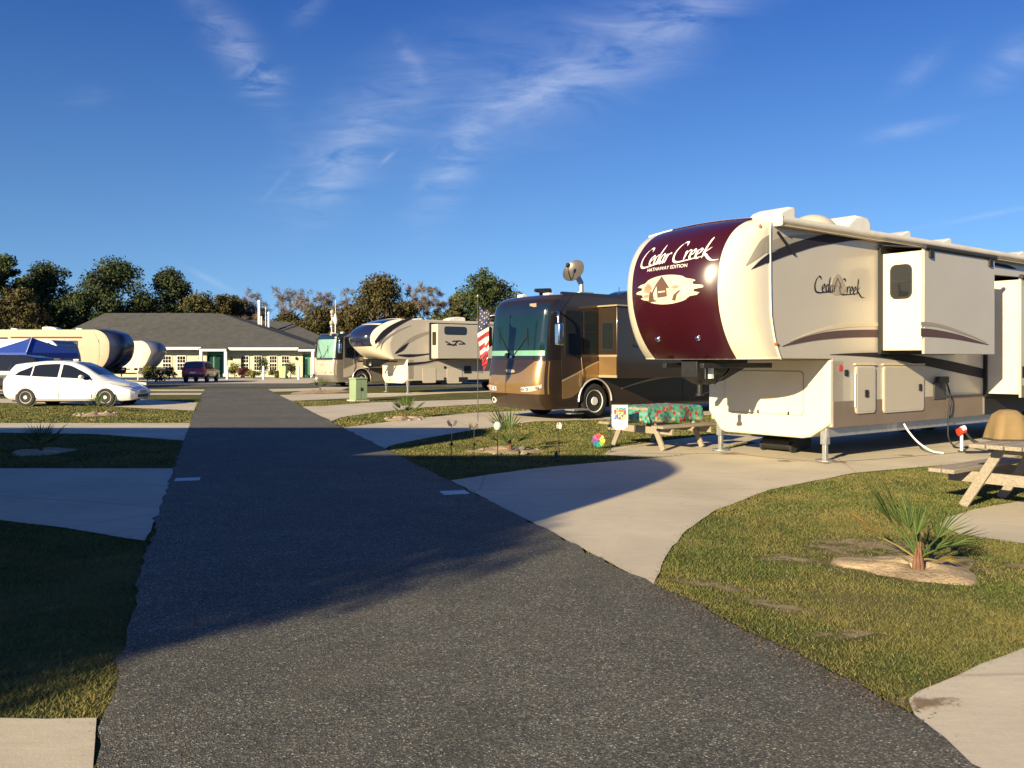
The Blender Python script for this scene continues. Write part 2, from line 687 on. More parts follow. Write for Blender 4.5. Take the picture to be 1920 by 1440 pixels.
def catmull(pts, per=8):
    out = []
    n = len(pts)
    P = [np.array(p, float) for p in pts]
    for i in range(n - 1):
        p0, p1, p2, p3 = P[max(i - 1, 0)], P[i], P[i + 1], P[min(i + 2, n - 1)]
        for k in range(per):
            t = k / per
            out.append(.5 * ((2 * p1) + (-p0 + p2) * t + (2 * p0 - 5 * p1 + 4 * p2 - p3) * t * t + (-p0 + 3 * p1 - 3 * p2 + p3) * t ** 3))
    out.append(P[-1])
    return out


def rrect(x0, x1, y0, y1, r, n=5):
    o = []
    for cx, cy, a0 in ((x1 - r, y1 - r, 0), (x0 + r, y1 - r, 90), (x0 + r, y0 + r, 180), (x1 - r, y0 + r, 270)):
        for k in range(n + 1):
            a = R(a0 + 90 * k / n)
            o.append((cx + r * math.cos(a), cy + r * math.sin(a)))
    return o


def font_mesh(text, size=1.0):
    cu = bpy.data.curves.new('lettering', 'FONT')
    cu.body = text
    cu.size = size
    cu.align_x = 'CENTER'
    cu.resolution_u = 3
    o = bpy.data.objects.new('lettering', cu)
    COL.objects.link(o)
    dg = bpy.context.evaluated_depsgraph_get()
    me = bpy.data.meshes.new_from_object(o.evaluated_get(dg))
    V = [tuple(v.co)[:2] for v in me.vertices]
    Fc = [tuple(p.vertices) for p in me.polygons]
    bpy.data.objects.remove(o)
    bpy.data.curves.remove(cu)
    bpy.data.meshes.remove(me)
    return V, Fc


# hand-lettered script, one list of strokes per letter (x, y) with x-height .5 and capital height 1
GL = {
    'C': (.80, [[(.70, .80), (.66, .97), (.45, 1.0), (.2, .80), (.02, .42), (.06, .08), (.3, -.06), (.7, -.06), (1.5, .02), (2.1, .10)]]),
    'e': (.40, [[(.02, .24), (.2, .28), (.31, .42), (.22, .52), (.06, .40), (.02, .14), (.14, 0), (.36, .10)]]),
    'd': (.46, [[(.30, .46), (.16, .50), (.03, .30), (.05, .06), (.16, .02), (.30, .26)], [(.50, 1.05), (.40, .62), (.30, .22), (.34, .02), (.44, .06)]]),
    'a': (.44, [[(.32, .44), (.18, .52), (.03, .30), (.05, .06), (.16, .02), (.30, .28)], [(.36, .50), (.30, .22), (.33, .02), (.44, .08)]]),
    'r': (.38, [[(.06, .50), (.08, .28), (.02, .0)], [(.05, .20), (.18, .44), (.32, .50), (.40, .46)]]),
    'k': (.70, [[(.24, 1.12), (.14, .6), (.02, .0)], [(.44, .56), (.24, .40), (.08, .26), (.22, .16), (.40, -.02), (.62, -.16), (.95, -.14)]]),
    ' ': (.28, []),
}


def script_word(text, nib=.10, ang=35):
    """ribbons of a broad-nib pen; returns verts (u, v) and faces"""
    V, Fc = [], []
    x = 0
    n = (math.cos(R(ang)) * nib / 2, math.sin(R(ang)) * nib / 2)
    for ch in text:
        w, strokes = GL[ch]
        for st in strokes:
            pts = catmull(st, 7)
            m = len(pts)
            b = len(V)
            for i, p in enumerate(pts):
                t = i / (m - 1)
                k = (0.35 + .65 * min(1, t / .15)) * (0.25 + .75 * min(1, (1 - t) / .3))
                d = pts[min(i + 1, m - 1)] - pts[max(i - 1, 0)]
                d = d / (np.linalg.norm(d) + 1e-9)
                hw = (n[0] * k, n[1] * k)
                mn = .018 * k
                o = (hw[0] - d[1] * mn, hw[1] + d[0] * mn) if (-d[1] * hw[0] + d[0] * hw[1]) >= 0 else (hw[0] + d[1] * mn, hw[1] - d[0] * mn)
                V.append((x + p[0] + o[0], p[1] + o[1]))
                V.append((x + p[0] - o[0], p[1] - o[1]))
            for i in range(m - 1):
                Fc.append((b + 2 * i, b + 2 * i + 1, b + 2 * i + 3, b + 2 * i + 2))
        x += w
    return V, Fc, x


class Frame:
    """local frame of a parked vehicle: x runs to its back, y across to the far side"""

    def __init__(s, ox, oy, th):
        s.ox, s.oy, s.th = ox, oy, th
        s.a = (math.cos(th), math.sin(th))
        s.p = (-math.sin(th), math.cos(th))

    def side(s, px, py, y=0.0):
        q = (px - CX) / F
        x = (q * (s.oy + y * s.p[1]) - s.ox - y * s.p[0]) / (s.a[0] - q * s.a[1])
        Y = s.oy + x * s.a[1] + y * s.p[1]
        return (x, H0 + (HZ - py) / F * Y)

    def front(s, px, py, x=0.0):
        q = (px - CX) / F
        y = (q * (s.oy + x * s.a[1]) - s.ox - x * s.a[0]) / (s.p[0] - q * s.p[1])
        Y = s.oy + x * s.a[1] + y * s.p[1]
        return (y, H0 + (HZ - py) / F * Y)


def smooth_poly(pts, per=6):
    return [tuple(p) for p in catmull(pts, per)]


def band(top, bot, per=6):
    """closed outline between an upper and a lower edge, both smoothed"""
    return smooth_poly(top, per) + smooth_poly(bot, per)[::-1]


def decal(name, poly, y, m, parent, th=0.004):
    """flat graphic on a side wall (x, z outline), a few millimetres proud of it"""
    return MB().prism(poly, y - th, y + th * .5, 'y').build(name, m, parent)


def wheel(parent, x, y, r, w, M_rim, M_tyre, holes=8, face=-1, hub=0.06):
    """face -1: outer side towards -y.  wheel (hub disc) > rim, tyre"""
    rr = r * .62
    f = face
    hb = MB().lathe([(0, f * (w * .5 + .01)), (hub, f * (w * .5 + .01)), (hub * 1.15, f * w * .36), (rr * .86, f * w * .30), (rr * .9, f * w * .2), (rr * .9, 0)], (0, 0, 0), 'y', 24).build('wheel', M_rim, parent, smooth=35)
    hb.location = (x, y, r)
    rb = MB().lathe([(rr * .86, f * w * .34), (rr * .97, f * w * .46), (rr * 1.04, f * w * .5), (rr * 1.04, -f * w * .4), (rr * .9, -f * w * .4)], (0, 0, 0), 'y', 28).build('rim', M_rim, hb, smooth=35)
    hm = MB()
    for k in range(holes):
        a = 2 * math.pi * k / holes
        hm.cyl((math.cos(a) * rr * .62, f * w * .27, math.sin(a) * rr * .62), (math.cos(a) * rr * .62, f * w * .345, math.sin(a) * rr * .62), rr * .13, n=8)
    hm.build('vent_holes', MATS['black'], hb)
    tm = MB().lathe([(rr * 1.0, -w * .45), (rr * 1.1, -w * .5), (r * .93, -w * .5), (r * .985, -w * .44), (r, -w * .3), (r, w * .3), (r * .985, w * .44), (r * .93, w * .5), (rr * 1.1, w * .5), (rr * 1.0, w * .45)], (0, 0, 0), 'y', 36)
    tm.build('tyre', M_tyre, hb, smooth=40)
    return hb


# ---------------------------------------------------------------- shared materials
mat('black', (.012, .012, .013), .6, var=.1)
mat('rubber', (.02, .019, .018), .85, var=.25, scale=6)
mat('chrome', (.75, .75, .76), .12, 1.0, var=.06)
mat('alloy', (.62, .62, .60), .35, .5, var=.1)
mat('rim_silver', (.70, .70, .68), .4, .15, var=.05)
mat('galvanised', (.45, .45, .44), .45, .7, var=.2, scale=12)
mat('white_paint', (.80, .78, .72), .35, coat=.3, var=.05)
mat('white_plastic', (.72, .69, .62), .5, var=.08, scale=5)
mat('cream_gelcoat', (.74, .66, .50), .28, coat=.5, var=.04, scale=1.2)
mat('tan_wall', (.485, .43, .35), .38, coat=.25, var=.05, scale=1.0, bump=.02, bscale=2.0)
mat('door_tan', (.54, .475, .38), .4, coat=.2, var=.05)
mat('brown_band', (.20, .155, .12), .55, spec=.3, var=.10, scale=2)
mat('maroon', (.038, 0.0045, .0085), 0.26, coat=.25, var=.06)
mat('navy_stripe', (.022, .02, .032), .65, spec=.15, var=.08)
mat('brown_stripe', (.10, .06, .06), .65, spec=.15, var=.08)
mat('grey_stripe', (.30, .27, .23), .65, spec=.15, var=.06)
mat('pale_stripe', (.60, .50, .36), .65, spec=.15, var=.05)
mat('shade_glass', (.012, .014, .014), .08, coat=.6, var=0)
mat('amber', (.55, .12, .03), .25, var=.05)
mat('red_plastic', (.6, .05, .03), .35, var=.08)
mat('dark_metal', (.03, .03, .032), .5, .4, var=.25, scale=8)
mat('asphalt_dummy', (.05, .05, .05))
mat_asphalt(); mat_concrete(); mat_soft_sand(); mat_ground(); mat_sand(); mat_blades(); mat_cloth(); mat_shingle()
mat_wood('weathered_wood', (.30, .255, .20))
mat_wood('bark', (.13, .10, .075))

# ================================================================ THE SETTING: ground, road, concrete
rng = np.random.default_rng(7)
random.seed(7)
ROAD_L = [(2.6, -9.0), (0.9, -3.0)] + [G(180, 1440), G(280, 1014), G(325, 880), G(345, 826), G(358, 790), G(385, 728.5)]
ROAD_R = [(6.4, -9.0), (4.4, -3.0)] + [G(1822, 1440), G(1712, 1345), G(1440, 1205), G(1225, 1100), G(845, 904), G(640, 801), G(500, 729)]


def dense(poly, step=0.25, jit=0.0, far=30):
    out = []
    n = len(poly)
    for i in range(n):
        a, b = np.array(poly[i]), np.array(poly[(i + 1) % n])
        L = np.linalg.norm(b - a)
        st = step if min(abs(a[1]), abs(b[1])) < far else 2.0
        k = max(1, int(L / st))
        d = (b - a) / (L + 1e-9)
        nn = np.array((-d[1], d[0]))
        for j in range(k):
            p = a + (b - a) * j / k
            w = jit if 0 < j else 0
            out.append(tuple(p + nn * rng.normal(0, 1) * w))
    return out


def sheet(name, poly, z, m, jit=0.012, kind='structure', label=None):
    pts = dense(poly, .18, jit)
    bm = bmesh.new()
    vs = [bm.verts.new((x, y, z)) for x, y in pts]
    f = bm.faces.new(vs)
    bmesh.ops.triangulate(bm, faces=[f])
    bmesh.ops.recalc_face_normals(bm, faces=bm.faces)
    for f in bm.faces:
        if f.normal.z < 0:
            f.normal_flip()
    me = bpy.data.meshes.new(name)
    bm.to_mesh(me)
    bm.free()
    me.materials.append(m)
    o = bpy.data.objects.new(name, me)
    COL.objects.link(o)
    return tag(o, label, kind=kind)


def flat(name, x0, x1, y0, y1, z, m):
    me = bpy.data.meshes.new(name)
    me.from_pydata([(x0, y0, z), (x1, y0, z), (x1, y1, z), (x0, y1, z)], [], [(0, 1, 2, 3)])
    me.materials.append(m)
    o = bpy.data.objects.new(name, me)
    COL.objects.link(o)
    return tag(o, kind='structure')


flat('ground', -1500, 1500, -600, 2500, 0, MATS['lawn'])
road_poly = ROAD_L + ROAD_R[::-1]
sheet('road', road_poly, 0.016, MATS['asphalt'], .022)
flat('cross_road', -75, 6, 50.5, 58.5, 0.012, MATS['asphalt'])
flat('building_apron', -46, -14, 58.5, 77.0, 0.008, MATS['concrete'])

TH = R(37.4)                                     # heading of every trailer on the right-hand sites
F1 = Frame(5.1, 13.6, TH)                        # big trailer
F2 = Frame(1.30, 22.99, TH)                      # bronze motor coach
F3 = Frame(-5.02, 41.2, TH)                      # tan trailer further on
F4 = Frame(-10.1, 50.8, TH)                      # far motor coach


def loc2(fr, x, y):
    return (fr.ox + x * fr.a[0] + y * fr.p[0], fr.oy + x * fr.a[1] + y * fr.p[1])


PADS = {}
PADS['r1'] = [G(845, 902), G(925, 890), G(1000, 880), G(1100, 870), G(1250, 858), G(1330, 848), G(1420, 832), loc2(F1, 2, 3.6), loc2(F1, 13, 3.6),
              loc2(F1, 13, -1.5), loc2(F1, 2.1, -1.42), G(1600, 888), G(1440, 920), G(1335, 962), G(1288, 995), G(1255, 1035), G(1240, 1062), G(1225, 1099)]
PADS['patio1'] = [G(1130, 853), G(1150, 840), G(1250, 826), G(1352, 814), G(1440, 818), G(1330, 848), G(1250, 857), G(1180, 857)]
PADS['r0'] = [G(1715, 1345), G(1703, 1315), G(1722, 1300), G(1800, 1268), G(1920, 1218), G(2200, 1130), (14, 9.0), (16, 5.5), G(2400, 1440), (4.4, -1.5), G(1826, 1440)]
PADS['patio2'] = [G(1756, 985), G(1785, 968), G(1830, 955), G(1925, 938), G(2100, 915), G(2250, 960), G(2060, 1042), G(1925, 1021), G(1800, 1003)]
PADS['r2'] = [G(640, 803), G(700, 795), G(800, 783), G(905, 773), loc2(F2, 0, 4.0), loc2(F2, 14, 4.0), loc2(F2, 14, -1.0), loc2(F2, 3, -1.0), G(1000, 791), G(880, 808), G(780, 826), G(735, 836), G(722, 842)]
PADS['r3'] = [G(562, 763), G(600, 762), G(700, 755), G(905, 749), loc2(F2, 14, 8.2), loc2(F2, 14, 6.5), G(905, 758), G(800, 764), G(700, 774), G(640, 783), G(622, 790)]
PADS['r4'] = [G(523, 741), G(620, 738.5), G(760, 737), loc2(F3, 4, 3.2), loc2(F3, 14, 3.2), loc2(F3, 14, -.9), loc2(F3, 2, -.9), G(720, 745), G(640, 748), G(545, 752)]
PADS['r5'] = [G(500, 730), G(600, 728), loc2(F4, 0, 4), loc2(F4, 14, 4), loc2(F4, 14, -1), loc2(F4, 0, -1), G(640, 731.5), G(512, 735)]
PADS['l1'] = [G(327, 879.5), G(318, 915), G(303, 955), G(285, 990), G(272, 1016), G(210, 1007), G(110, 990), G(0, 977), (-9, 9.2), (-30, 9.2), (-30, 12.8)]
PADS['l2'] = [G(358, 794), G(352, 810), G(344, 827), G(250, 820), G(180, 815), G(0, 812), (-45, 19.2), (-45, 22.0)]
PADS['l3'] = [G(370, 756), G(364, 770.5), G(250, 765), G(120, 757.5), G(0, 756), (-60, 32.0), (-60, 35.6), G(250, 748)]
PADS['l4'] = [G(380, 737), G(376, 741), G(200, 741), (-70, 39.4), (-70, 42)]
PADS['l5'] = [G(384, 730.5), G(382, 734), G(250, 734), (-80, 44), (-80, 46.8)]
PADS['l0'] = [G(181, 1351), G(178, 1395), G(174, 1450), (1.0, -1.0), (-9, -1.0), (-14, 3.85), G(0, 1351)]
for i, (k, p) in enumerate(PADS.items()):
    sheet('patio' if 'patio' in k else 'concrete_pad', p, 0.006 + .0004 * i if 'patio' in k else 0.0105 + 0.0002 * i, MATS['concrete'], .008)

# sand patches (mounded) round the young palms and worn bare soil
SANDS = []


def sand_mound(px, py, rx, ry, h, rot=0, seed=0, hole=.15, soft=False):
    x0, y0 = G(px, py)
    if soft:                                    # thin worn patch: ragged see-through sheet just above the soil
        n = 40
        V = [(0, 0, 0)] + [(1.25 * math.cos(2 * math.pi * k / n), 1.25 * math.sin(2 * math.pi * k / n), 0) for k in range(n)]
        o = link_mesh('sand_patch', V, [(0, k + 1, (k + 1) % n + 1) for k in range(n)], MATS['thin_sand'])
        o.location = (x0, y0, .003 + .0002 * seed)
        o.scale = (rx, ry, 1)
        o.rotation_euler = (0, 0, R(rot))
        tag(o, kind='structure')
        SANDS.append((x0, y0, rx, ry, R(rot), True))
        return
    r_ = np.random.default_rng(seed)
    ph = r_.uniform(0, 6.28, 6)
    nu, nv = 64, 10
    V, Fc = [], []
    for i in range(nv + 1):
        for k in range(nu):
            t = 2 * math.pi * k / nu
            rr = 1 + .14 * math.sin(2 * t + ph[0]) + .10 * math.sin(3 * t + ph[1]) + .06 * math.sin(5 * t + ph[2]) + (.22 if soft else .04) * math.sin(9 * t + ph[3]) + (.12 * math.sin(17 * t + ph[4]) if soft else 0)
            q = i / nv
            a, b = rx * rr * q * math.cos(t), ry * rr * q * math.sin(t)
            z = h * (1 - q ** 2) * (1 + .4 * math.sin(3 * t + ph[4] + q * 4)) - h * .6 * math.exp(-(q / hole) ** 2 / 2)
            z += .012 * math.sin(a * 19 + ph[5]) * math.sin(b * 23) * (1 - q)
            ca, sa = math.cos(R(rot)), math.sin(R(rot))
            V.append((x0 + a * ca - b * sa, y0 + a * sa + b * ca, max(z, 0) + .004 - (0.012 if i == nv else 0)))
    for i in range(nv):
        for k in range(nu):
            Fc.append((i * nu + k, i * nu + (k + 1) % nu, (i + 1) * nu + (k + 1) % nu, (i + 1) * nu + k))
    o = link_mesh('sand_patch', V, Fc, MATS['sand'], smooth=60)
    tag(o, kind='structure')
    SANDS.append((x0, y0, rx, ry, R(rot), soft))


sand_mound(1705, 1066, .50, .44, .05, 0, 1)
sand_mound(1700, 1060, .85, .66, 0, 0, 15, .01, True)
sand_mound(1645, 1022, .80, .46, .022, -10, 2, .01, True)
sand_mound(1560, 1030, .30, .3, 0, 0, 16, .01, True)
sand_mound(1792, 1050, .20, .16, .012, 0, 12, .01, True)
sand_mound(1330, 1098, .50, .16, .004, -30, 3, .01, True)
sand_mound(1440, 1135, .42, .13, .004, -38, 13, .01, True)
sand_mound(1480, 1050, .45, .22, .006, -15, 4, .01, True)
sand_mound(1900, 1060, .16, .14, .006, 0, 5, .01, True)
sand_mound(1590, 1192, .26, .13, .004, 0, 14, .01, True)
sand_mound(955, 845, .55, .65, .04, 0, 6)
sand_mound(78, 848, .55, .6, .05, 0, 7)
sand_mound(181, 778, .55, .8, .06, 0, 8)
sand_mound(760, 786, .55, .8, .07, 0, 9)
sand_mound(600, 735, 1.3, 2.2, .10, 0, 10)
sand_mound(905, 846, .3, .3, .015, 0, 11, .01)


def in_poly(X, Y, poly):
    c = np.zeros(len(X), bool)
    n = len(poly)
    for i in range(n):
        x1, y1 = poly[i]
        x2, y2 = poly[(i + 1) % n]
        if y1 == y2:
            continue
        t = ((y1 > Y) != (y2 > Y)) & (X < (x2 - x1) * (Y - y1) / (y2 - y1) + x1)
        c ^= t
    return c


def grass():
    Vs, n0 = [], 0
    for (ya, yb, den, h, w) in ((3.0, 6.0, 11000, .016, .0026), (6.0, 9.0, 8500, .017, .0036), (9.0, 13.0, 4200, .018, .0055), (13.0, 19.0, 1700, .02, .009), (19., 34., 400, .02, .02)):
        n = int((yb - ya) * 1.5 * (ya + yb) / 2 * den)
        Y = rng.uniform(ya, yb, n)
        X = rng.uniform(-.72, .72, n) * Y
        Xe, Ye = X + rng.normal(0, .03, n), Y + rng.normal(0, .03, n)      # ragged edges: tufts creep over kerbless slabs
        ok = ~in_poly(Xe, Ye, road_poly)
        for k, p in PADS.items():
            if not ok.any():
                break
            ok &= ~in_poly(Xe, Ye, p)
        # a few tufts creep over the edges
        thin = np.ones(n)
        for (sx, sy, rx, ry, ro, soft) in SANDS:
            dx, dy = X - sx, Y - sy
            a = (dx * math.cos(ro) + dy * math.sin(ro)) / rx
            b = (-dx * math.sin(ro) + dy * math.cos(ro)) / ry
            d = np.sqrt(a * a + b * b)
            thin *= np.clip((d - (.35 if soft else .72)) / (.9 if soft else .45), 0.16 if soft else 0.02, 1)
        # patchy sward: clumps and worn spots
        wv = (np.sin(X * 2.1 + 1.3 * np.sin(Y * 1.7)) + np.sin(Y * 2.7 + 1.1 * np.sin(X * 3.1)) + np.sin(X * 5.3 + Y * 4.1) * .7) / 2.7
        thin *= np.clip(.75 + .5 * wv, .12, 1)
        ok &= rng.uniform(0, 1, n) < thin
        X, Y = X[ok], Y[ok]
        n = len(X)
        az = rng.uniform(0, 2 * math.pi, n)
        hh = h * rng.uniform(.5, 1.6, n)
        lean = hh * rng.uniform(.3, 1.6, n)
        la = rng.uniform(0, 2 * math.pi, n)
        cx, sx = np.cos(az) * w, np.sin(az) * w
        A = np.stack([X - cx, Y - sx, np.zeros(n)], 1)
        B = np.stack([X + cx, Y + sx, np.zeros(n)], 1)
        C = np.stack([X + lean * np.cos(la), Y + lean * np.sin(la), hh], 1)
        Vs.append(np.stack([A, B, C], 1).reshape(-1, 3))
    V = np.concatenate(Vs)
    o = np_mesh('grass', V, np.arange(len(V)).reshape(-1, 3), MATS['grass_blades'])
    tag(o, 'short mown grass with dry and worn patches between the pads', 'grass', kind='stuff')


grass()


def litter(n=1100):
    """brown leaf litter and crumbs along the asphalt edge"""
    V, Fc = [], []
    for _ in range(n):
        i = random.choice([3, 3, 3, 4, 4, 4])
        a, b = np.array(ROAD_R[i]), np.array(ROAD_R[i + 1])
        t = random.random()
        p = a + (b - a) * t + rng.normal(0, .06, 2) + np.array((-.05, -.03)) * abs(rng.normal())
        s = random.uniform(.004, .011)
        an = random.uniform(0, 6.28)
        k = len(V)
        for j in range(4):
            V.append((p[0] + s * math.cos(an + j * 1.57) * (1 if j % 2 else .5), p[1] + s * math.sin(an + j * 1.57) * (1 if j % 2 else .5), .019 + random.uniform(0, .008)))
        Fc.append((k, k + 1, k + 2, k + 3))
    o = np_mesh('leaf_litter', V, Fc, mat('litter', (.13, .082, .045), .9, var=.4, scale=9))
    tag(o, 'brown leaf litter and crumbs along the asphalt edge', 'litter', kind='stuff')


litter()

# small painted number plates set on the road edge (white site markers)
for (px, py, lab) in ((851, 926, 'white square site marker painted on the asphalt beside the wide right pad'), (351, 901, 'white square site marker painted on the asphalt beside the left pad in shade')):
    x, y = G(px, py)
    o = MB().prism([(-.16, -.14), (.16, -.15), (.17, .13), (-.15, .14)], 0, .005, 'z').build('site_marker', mat('marker_white', (.62, .62, .60), .7, var=.2, scale=9))
    o.location = (x, y, .0165)
    o.rotation_euler = (0, 0, R(18))
    tag(o, lab, 'site marker', 'white site markers on the asphalt')

def strip(name, pts, w, z, m):
    V, Fc = [], []
    for i, p in enumerate(pts):
        a, b = np.array(pts[max(i - 1, 0)]), np.array(pts[min(i + 1, len(pts) - 1)])
        d = (b - a) / (np.linalg.norm(b - a) + 1e-9)
        nn = np.array((-d[1], d[0])) * w / 2
        V += [(p[0] + nn[0], p[1] + nn[1], z), (p[0] - nn[0], p[1] - nn[1], z)]
    for i in range(len(pts) - 1):
        Fc.append((2 * i, 2 * i + 1, 2 * i + 3, 2 * i + 2))
    tag(link_mesh(name, V, Fc, m), kind='structure')


jm = mat('joint_dark', (.13, .10, .07), .95, var=.3, scale=5)
strip('slab_joint', smooth_poly([G(1150, 852), G(1270, 852), G(1378, 853), G(1470, 862), G(1553, 867), G(1650, 862), G(1760, 853), G(1850, 846)], 5), .022, .0155, jm)
strip('slab_joint', [loc2(F1, 3.0, -1.4), loc2(F1, 3.0, 3.5)], .014, .0155, jm)


def stain(px, py, rx, ry, seed):
    x, y = G(px, py)
    n = 24
    V = [(0, 0, 0)] + [(1.2 * math.cos(2 * math.pi * k / n), 1.2 * math.sin(2 * math.pi * k / n), 0) for k in range(n)]
    o = link_mesh('rust_stain', V, [(0, k + 1, (k + 1) % n + 1) for k in range(n)], MATS['thin_sand'] if seed > 50 else RUST)
    o.location = (x, y, .0165 + .0001 * seed)
    o.scale = (rx, ry, 1)
    tag(o, kind='structure')


RUST = MATS['thin_sand'].copy()
RUST.name = 'rust_stain'
for nd in RUST.node_tree.nodes:
    if nd.type == 'VALTORGB':
        nd.color_ramp.elements[0].color = (.17, .11, .055, 1)
        nd.color_ramp.elements[1].color = (.28, .19, .10, 1)
stain(1555, 868, .42, .28, 1)
stain(1370, 852, .35, .3, 2)
stain(1480, 866, .30, .15, 3)
stain(1740, 1325, .22, .10, 4)
stain(1700, 855, .25, .12, 5)

# ================================================================ TRAILERS


class Cap:
    """moulded nose of a trailer: a bowed front with a raked, rounded profile"""

    def __init__(s, W, prof, seam, n=2.6, crown=.07):
        s.W, s.n, s.crown = W, n, crown
        p = np.array(catmull(prof, 10))
        s.P = p
        s.seam_pts = np.array(seam)

    def seam(s, z):
        return np.interp(z, s.seam_pts[:, 0], s.seam_pts[:, 1])

    def pk(s, k):
        i = np.clip(k, 0, 1) * (len(s.P) - 1)
        j = min(int(i), len(s.P) - 2)
        f = i - j
        return s.P[j] * (1 - f) + s.P[j + 1] * f

    def raw(s, t, k):
        z, S = s.pk(k)
        se = s.seam(z)
        at = min(abs(t), 1)
        bow = max(0.0, 1 - at ** s.n) ** (1 / s.n)
        zz = z + s.crown * (1 - t * t) * max(0, (z - s.P[0][0]) / (s.P[-1][0] - s.P[0][0])) ** 4
        return Vector((-(se + max(0, S - se) * bow), s.W / 2 * (1 + t), zz))

    def at(s, t, k, off=0.0):
        p = s.raw(t, k)
        if off == 0:
            return p
        e = 1e-3
        du = s.raw(min(t + e, .9999), k) - s.raw(max(t - e, -.9999), k)
        dv = s.raw(t, min(k + e, 1)) - s.raw(t, max(k - e, 0))
        n = du.cross(dv)
        if n.length < 1e-12:
            return p
        n.normalize()
        if n.x > 0:
            n = -n
        return p + n * off

    def kz(s, z):
        return float(np.interp(z, s.P[:, 0], np.linspace(0, 1, len(s.P))))

    def yz(s, y, z, off=.004):
        return s.at(2 * y / s.W - 1, s.kz(z), off)

    def sxz(s, sx, z, off=.005, far=False):
        """point on the side of the nose at x = -sx"""
        k = s.kz(z)
        zc, S = s.pk(k)
        se = s.seam(zc)
        f = np.clip((sx - se) / max(1e-3, S - se), 0, .999)
        t = (1 - f ** s.n) ** (1 / s.n)
        return s.at(t if far else -t, k, off)

    def shell(s, name, m, parent, t0=-1, t1=1, k0=0, k1=1, off=0, nu=36, nv=36, tl=None, tr=None):
        def fn(u, v):
            k = k0 + (k1 - k0) * v
            a = tl(k) if tl else t0
            b = tr(k) if tr else t1
            x = a + (b - a) * u
            t = math.sin(math.pi / 2 * (-1 + 2 * u)) if (tl is None and t0 == -1 and t1 == 1) else x
            return s.at(t, k, off)
        return MB().grid(fn, nu, nv).build(name, m, parent, smooth=50)

    def patch(s, name, verts, faces, m, parent, off=.006):
        """flat (y, z) graphic laid onto the nose"""
        return link_mesh(name, [s.yz(y, z, off) for y, z in verts], faces, m, parent)


def fan(poly):
    """outline -> triangulated verts, faces finely enough to follow a curved nose"""
    bm = bmesh.new()
    vs = [bm.verts.new((a, b, 0)) for a, b in poly]
    f = bm.faces.new(vs)
    bmesh.ops.triangulate(bm, faces=[f])
    for _ in range(2):
        bmesh.ops.subdivide_edges(bm, edges=[e for e in bm.edges if e.calc_length() > .12], cuts=1)
        bmesh.ops.triangulate(bm, faces=bm.faces[:])
    bm.verts.index_update()
    V = [(v.co.x, v.co.y) for v in bm.verts]
    Fc = [tuple(v.index for v in f.verts) for f in bm.faces]
    bm.free()
    return V, Fc


def trailer_body(root, W, L, zo, zt, zs, cap, wall_m, name='body', x0=0.0):
    se = [(-float(cap.seam(z)), z) for z in np.linspace(zo, zt, 9)]
    poly = se + [(L, zt), (L, zs), (x0, zs), (x0, zo)]
    return MB().prism(poly, 0, W, 'y').build(name, wall_m, root, bevel=.025)


def front_skirt(root, W, zo, zs, m, cham=.28, drop=.14, th=.06, x0=0.0):
    poly = [(0.0, zo), (W, zo), (W, zs + .16), (W - cham, zs - drop + .04), (W - cham - .1, zs - drop), (cham + .25, zs - drop), (cham + .1, zs - drop + .03), (0.0, zs + .06)]
    return MB().prism(poly, x0 - th, x0 + .35, 'x').build('front_skirt', m, root, bevel=.03)


def landing_jack(root, x, y, ztop, m, foot=.16):
    mb = MB().box(x - .055, x + .055, y - .055, y + .055, ztop - .26, ztop + .1)
    mb.box(x - .035, x + .035, y - .035, y + .035, .03, ztop - .2)
    mb.prism([(x + foot * math.cos(a * math.pi / 6), y + foot * math.sin(a * math.pi / 6)) for a in range(12)], .012, .035, 'z')
    return mb.build('landing_jack', m, root, bevel=.006)


def pin_box(root, x, yc, zo):
    mb = MB()
    mb.prism([(x - .75, zo + .02), (x + .5, zo + .02), (x + .5, zo - .12), (x - .1, zo - .34), (x - .45, zo - .4), (x - .75, zo - .28)], yc - .16, yc + .16, 'y')
    mb.prism([(x - .9, zo - .06), (x + .8, zo - .06), (x + .8, zo - .14), (x - .9, zo - .14)], yc - .42, yc - .34, 'y')
    mb.prism([(x - .9, zo - .06), (x + .8, zo - .06), (x + .8, zo - .14), (x - .9, zo - .14)], yc + .34, yc + .42, 'y')
    mb.cyl((x - .5, yc, zo - .4), (x - .5, yc, zo - .56), .04)
    mb.cyl((x - .5, yc, zo - .54), (x - .5, yc, zo - .58), .065)
    mb.box(x - .2, x + .25, yc + .18, yc + .36, zo - .36, zo - .1)
    mb.tube([(x - .6, yc - .2, zo - .1), (x - .65, yc - .24, zo - .3), (x - .45, yc - .26, zo - .38), (x - .2, yc - .3, zo - .22), (x - .1, yc - .3, zo - .08)], .018)
    o = mb.build('pin_box', MATS['dark_metal'], root, bevel=.008)
    MB().box(x - .62, x - .56, yc - .33, yc - .27, zo - .30, zo - .12).build('cable_plug', MATS['white_plastic'], o)
    return o


def air_conditioner(root, x, y, z, l=.85, w=.65, h=.28, m=None):
    prof = [(-.5 * l, 0), (.5 * l, 0), (.5 * l, h * .8), (.38 * l, h), (-.05 * l, h), (-.35 * l, h * .62), (-.5 * l, h * .2)]
    o = MB().prism([(x + a, z + b) for a, b in prof], y - w / 2, y + w / 2, 'y').build('air_conditioner', m or MATS['white_plastic'], root, bevel=.05, seg=3)
    gm = MB()
    for k in range(6):
        gm.box(x + .5 * l, x + .5 * l + .006, y - w * .4, y + w * .4, z + h * (.15 + .1 * k), z + h * (.2 + .1 * k))
    gm.build('grille', MATS['black'], o)
    return o


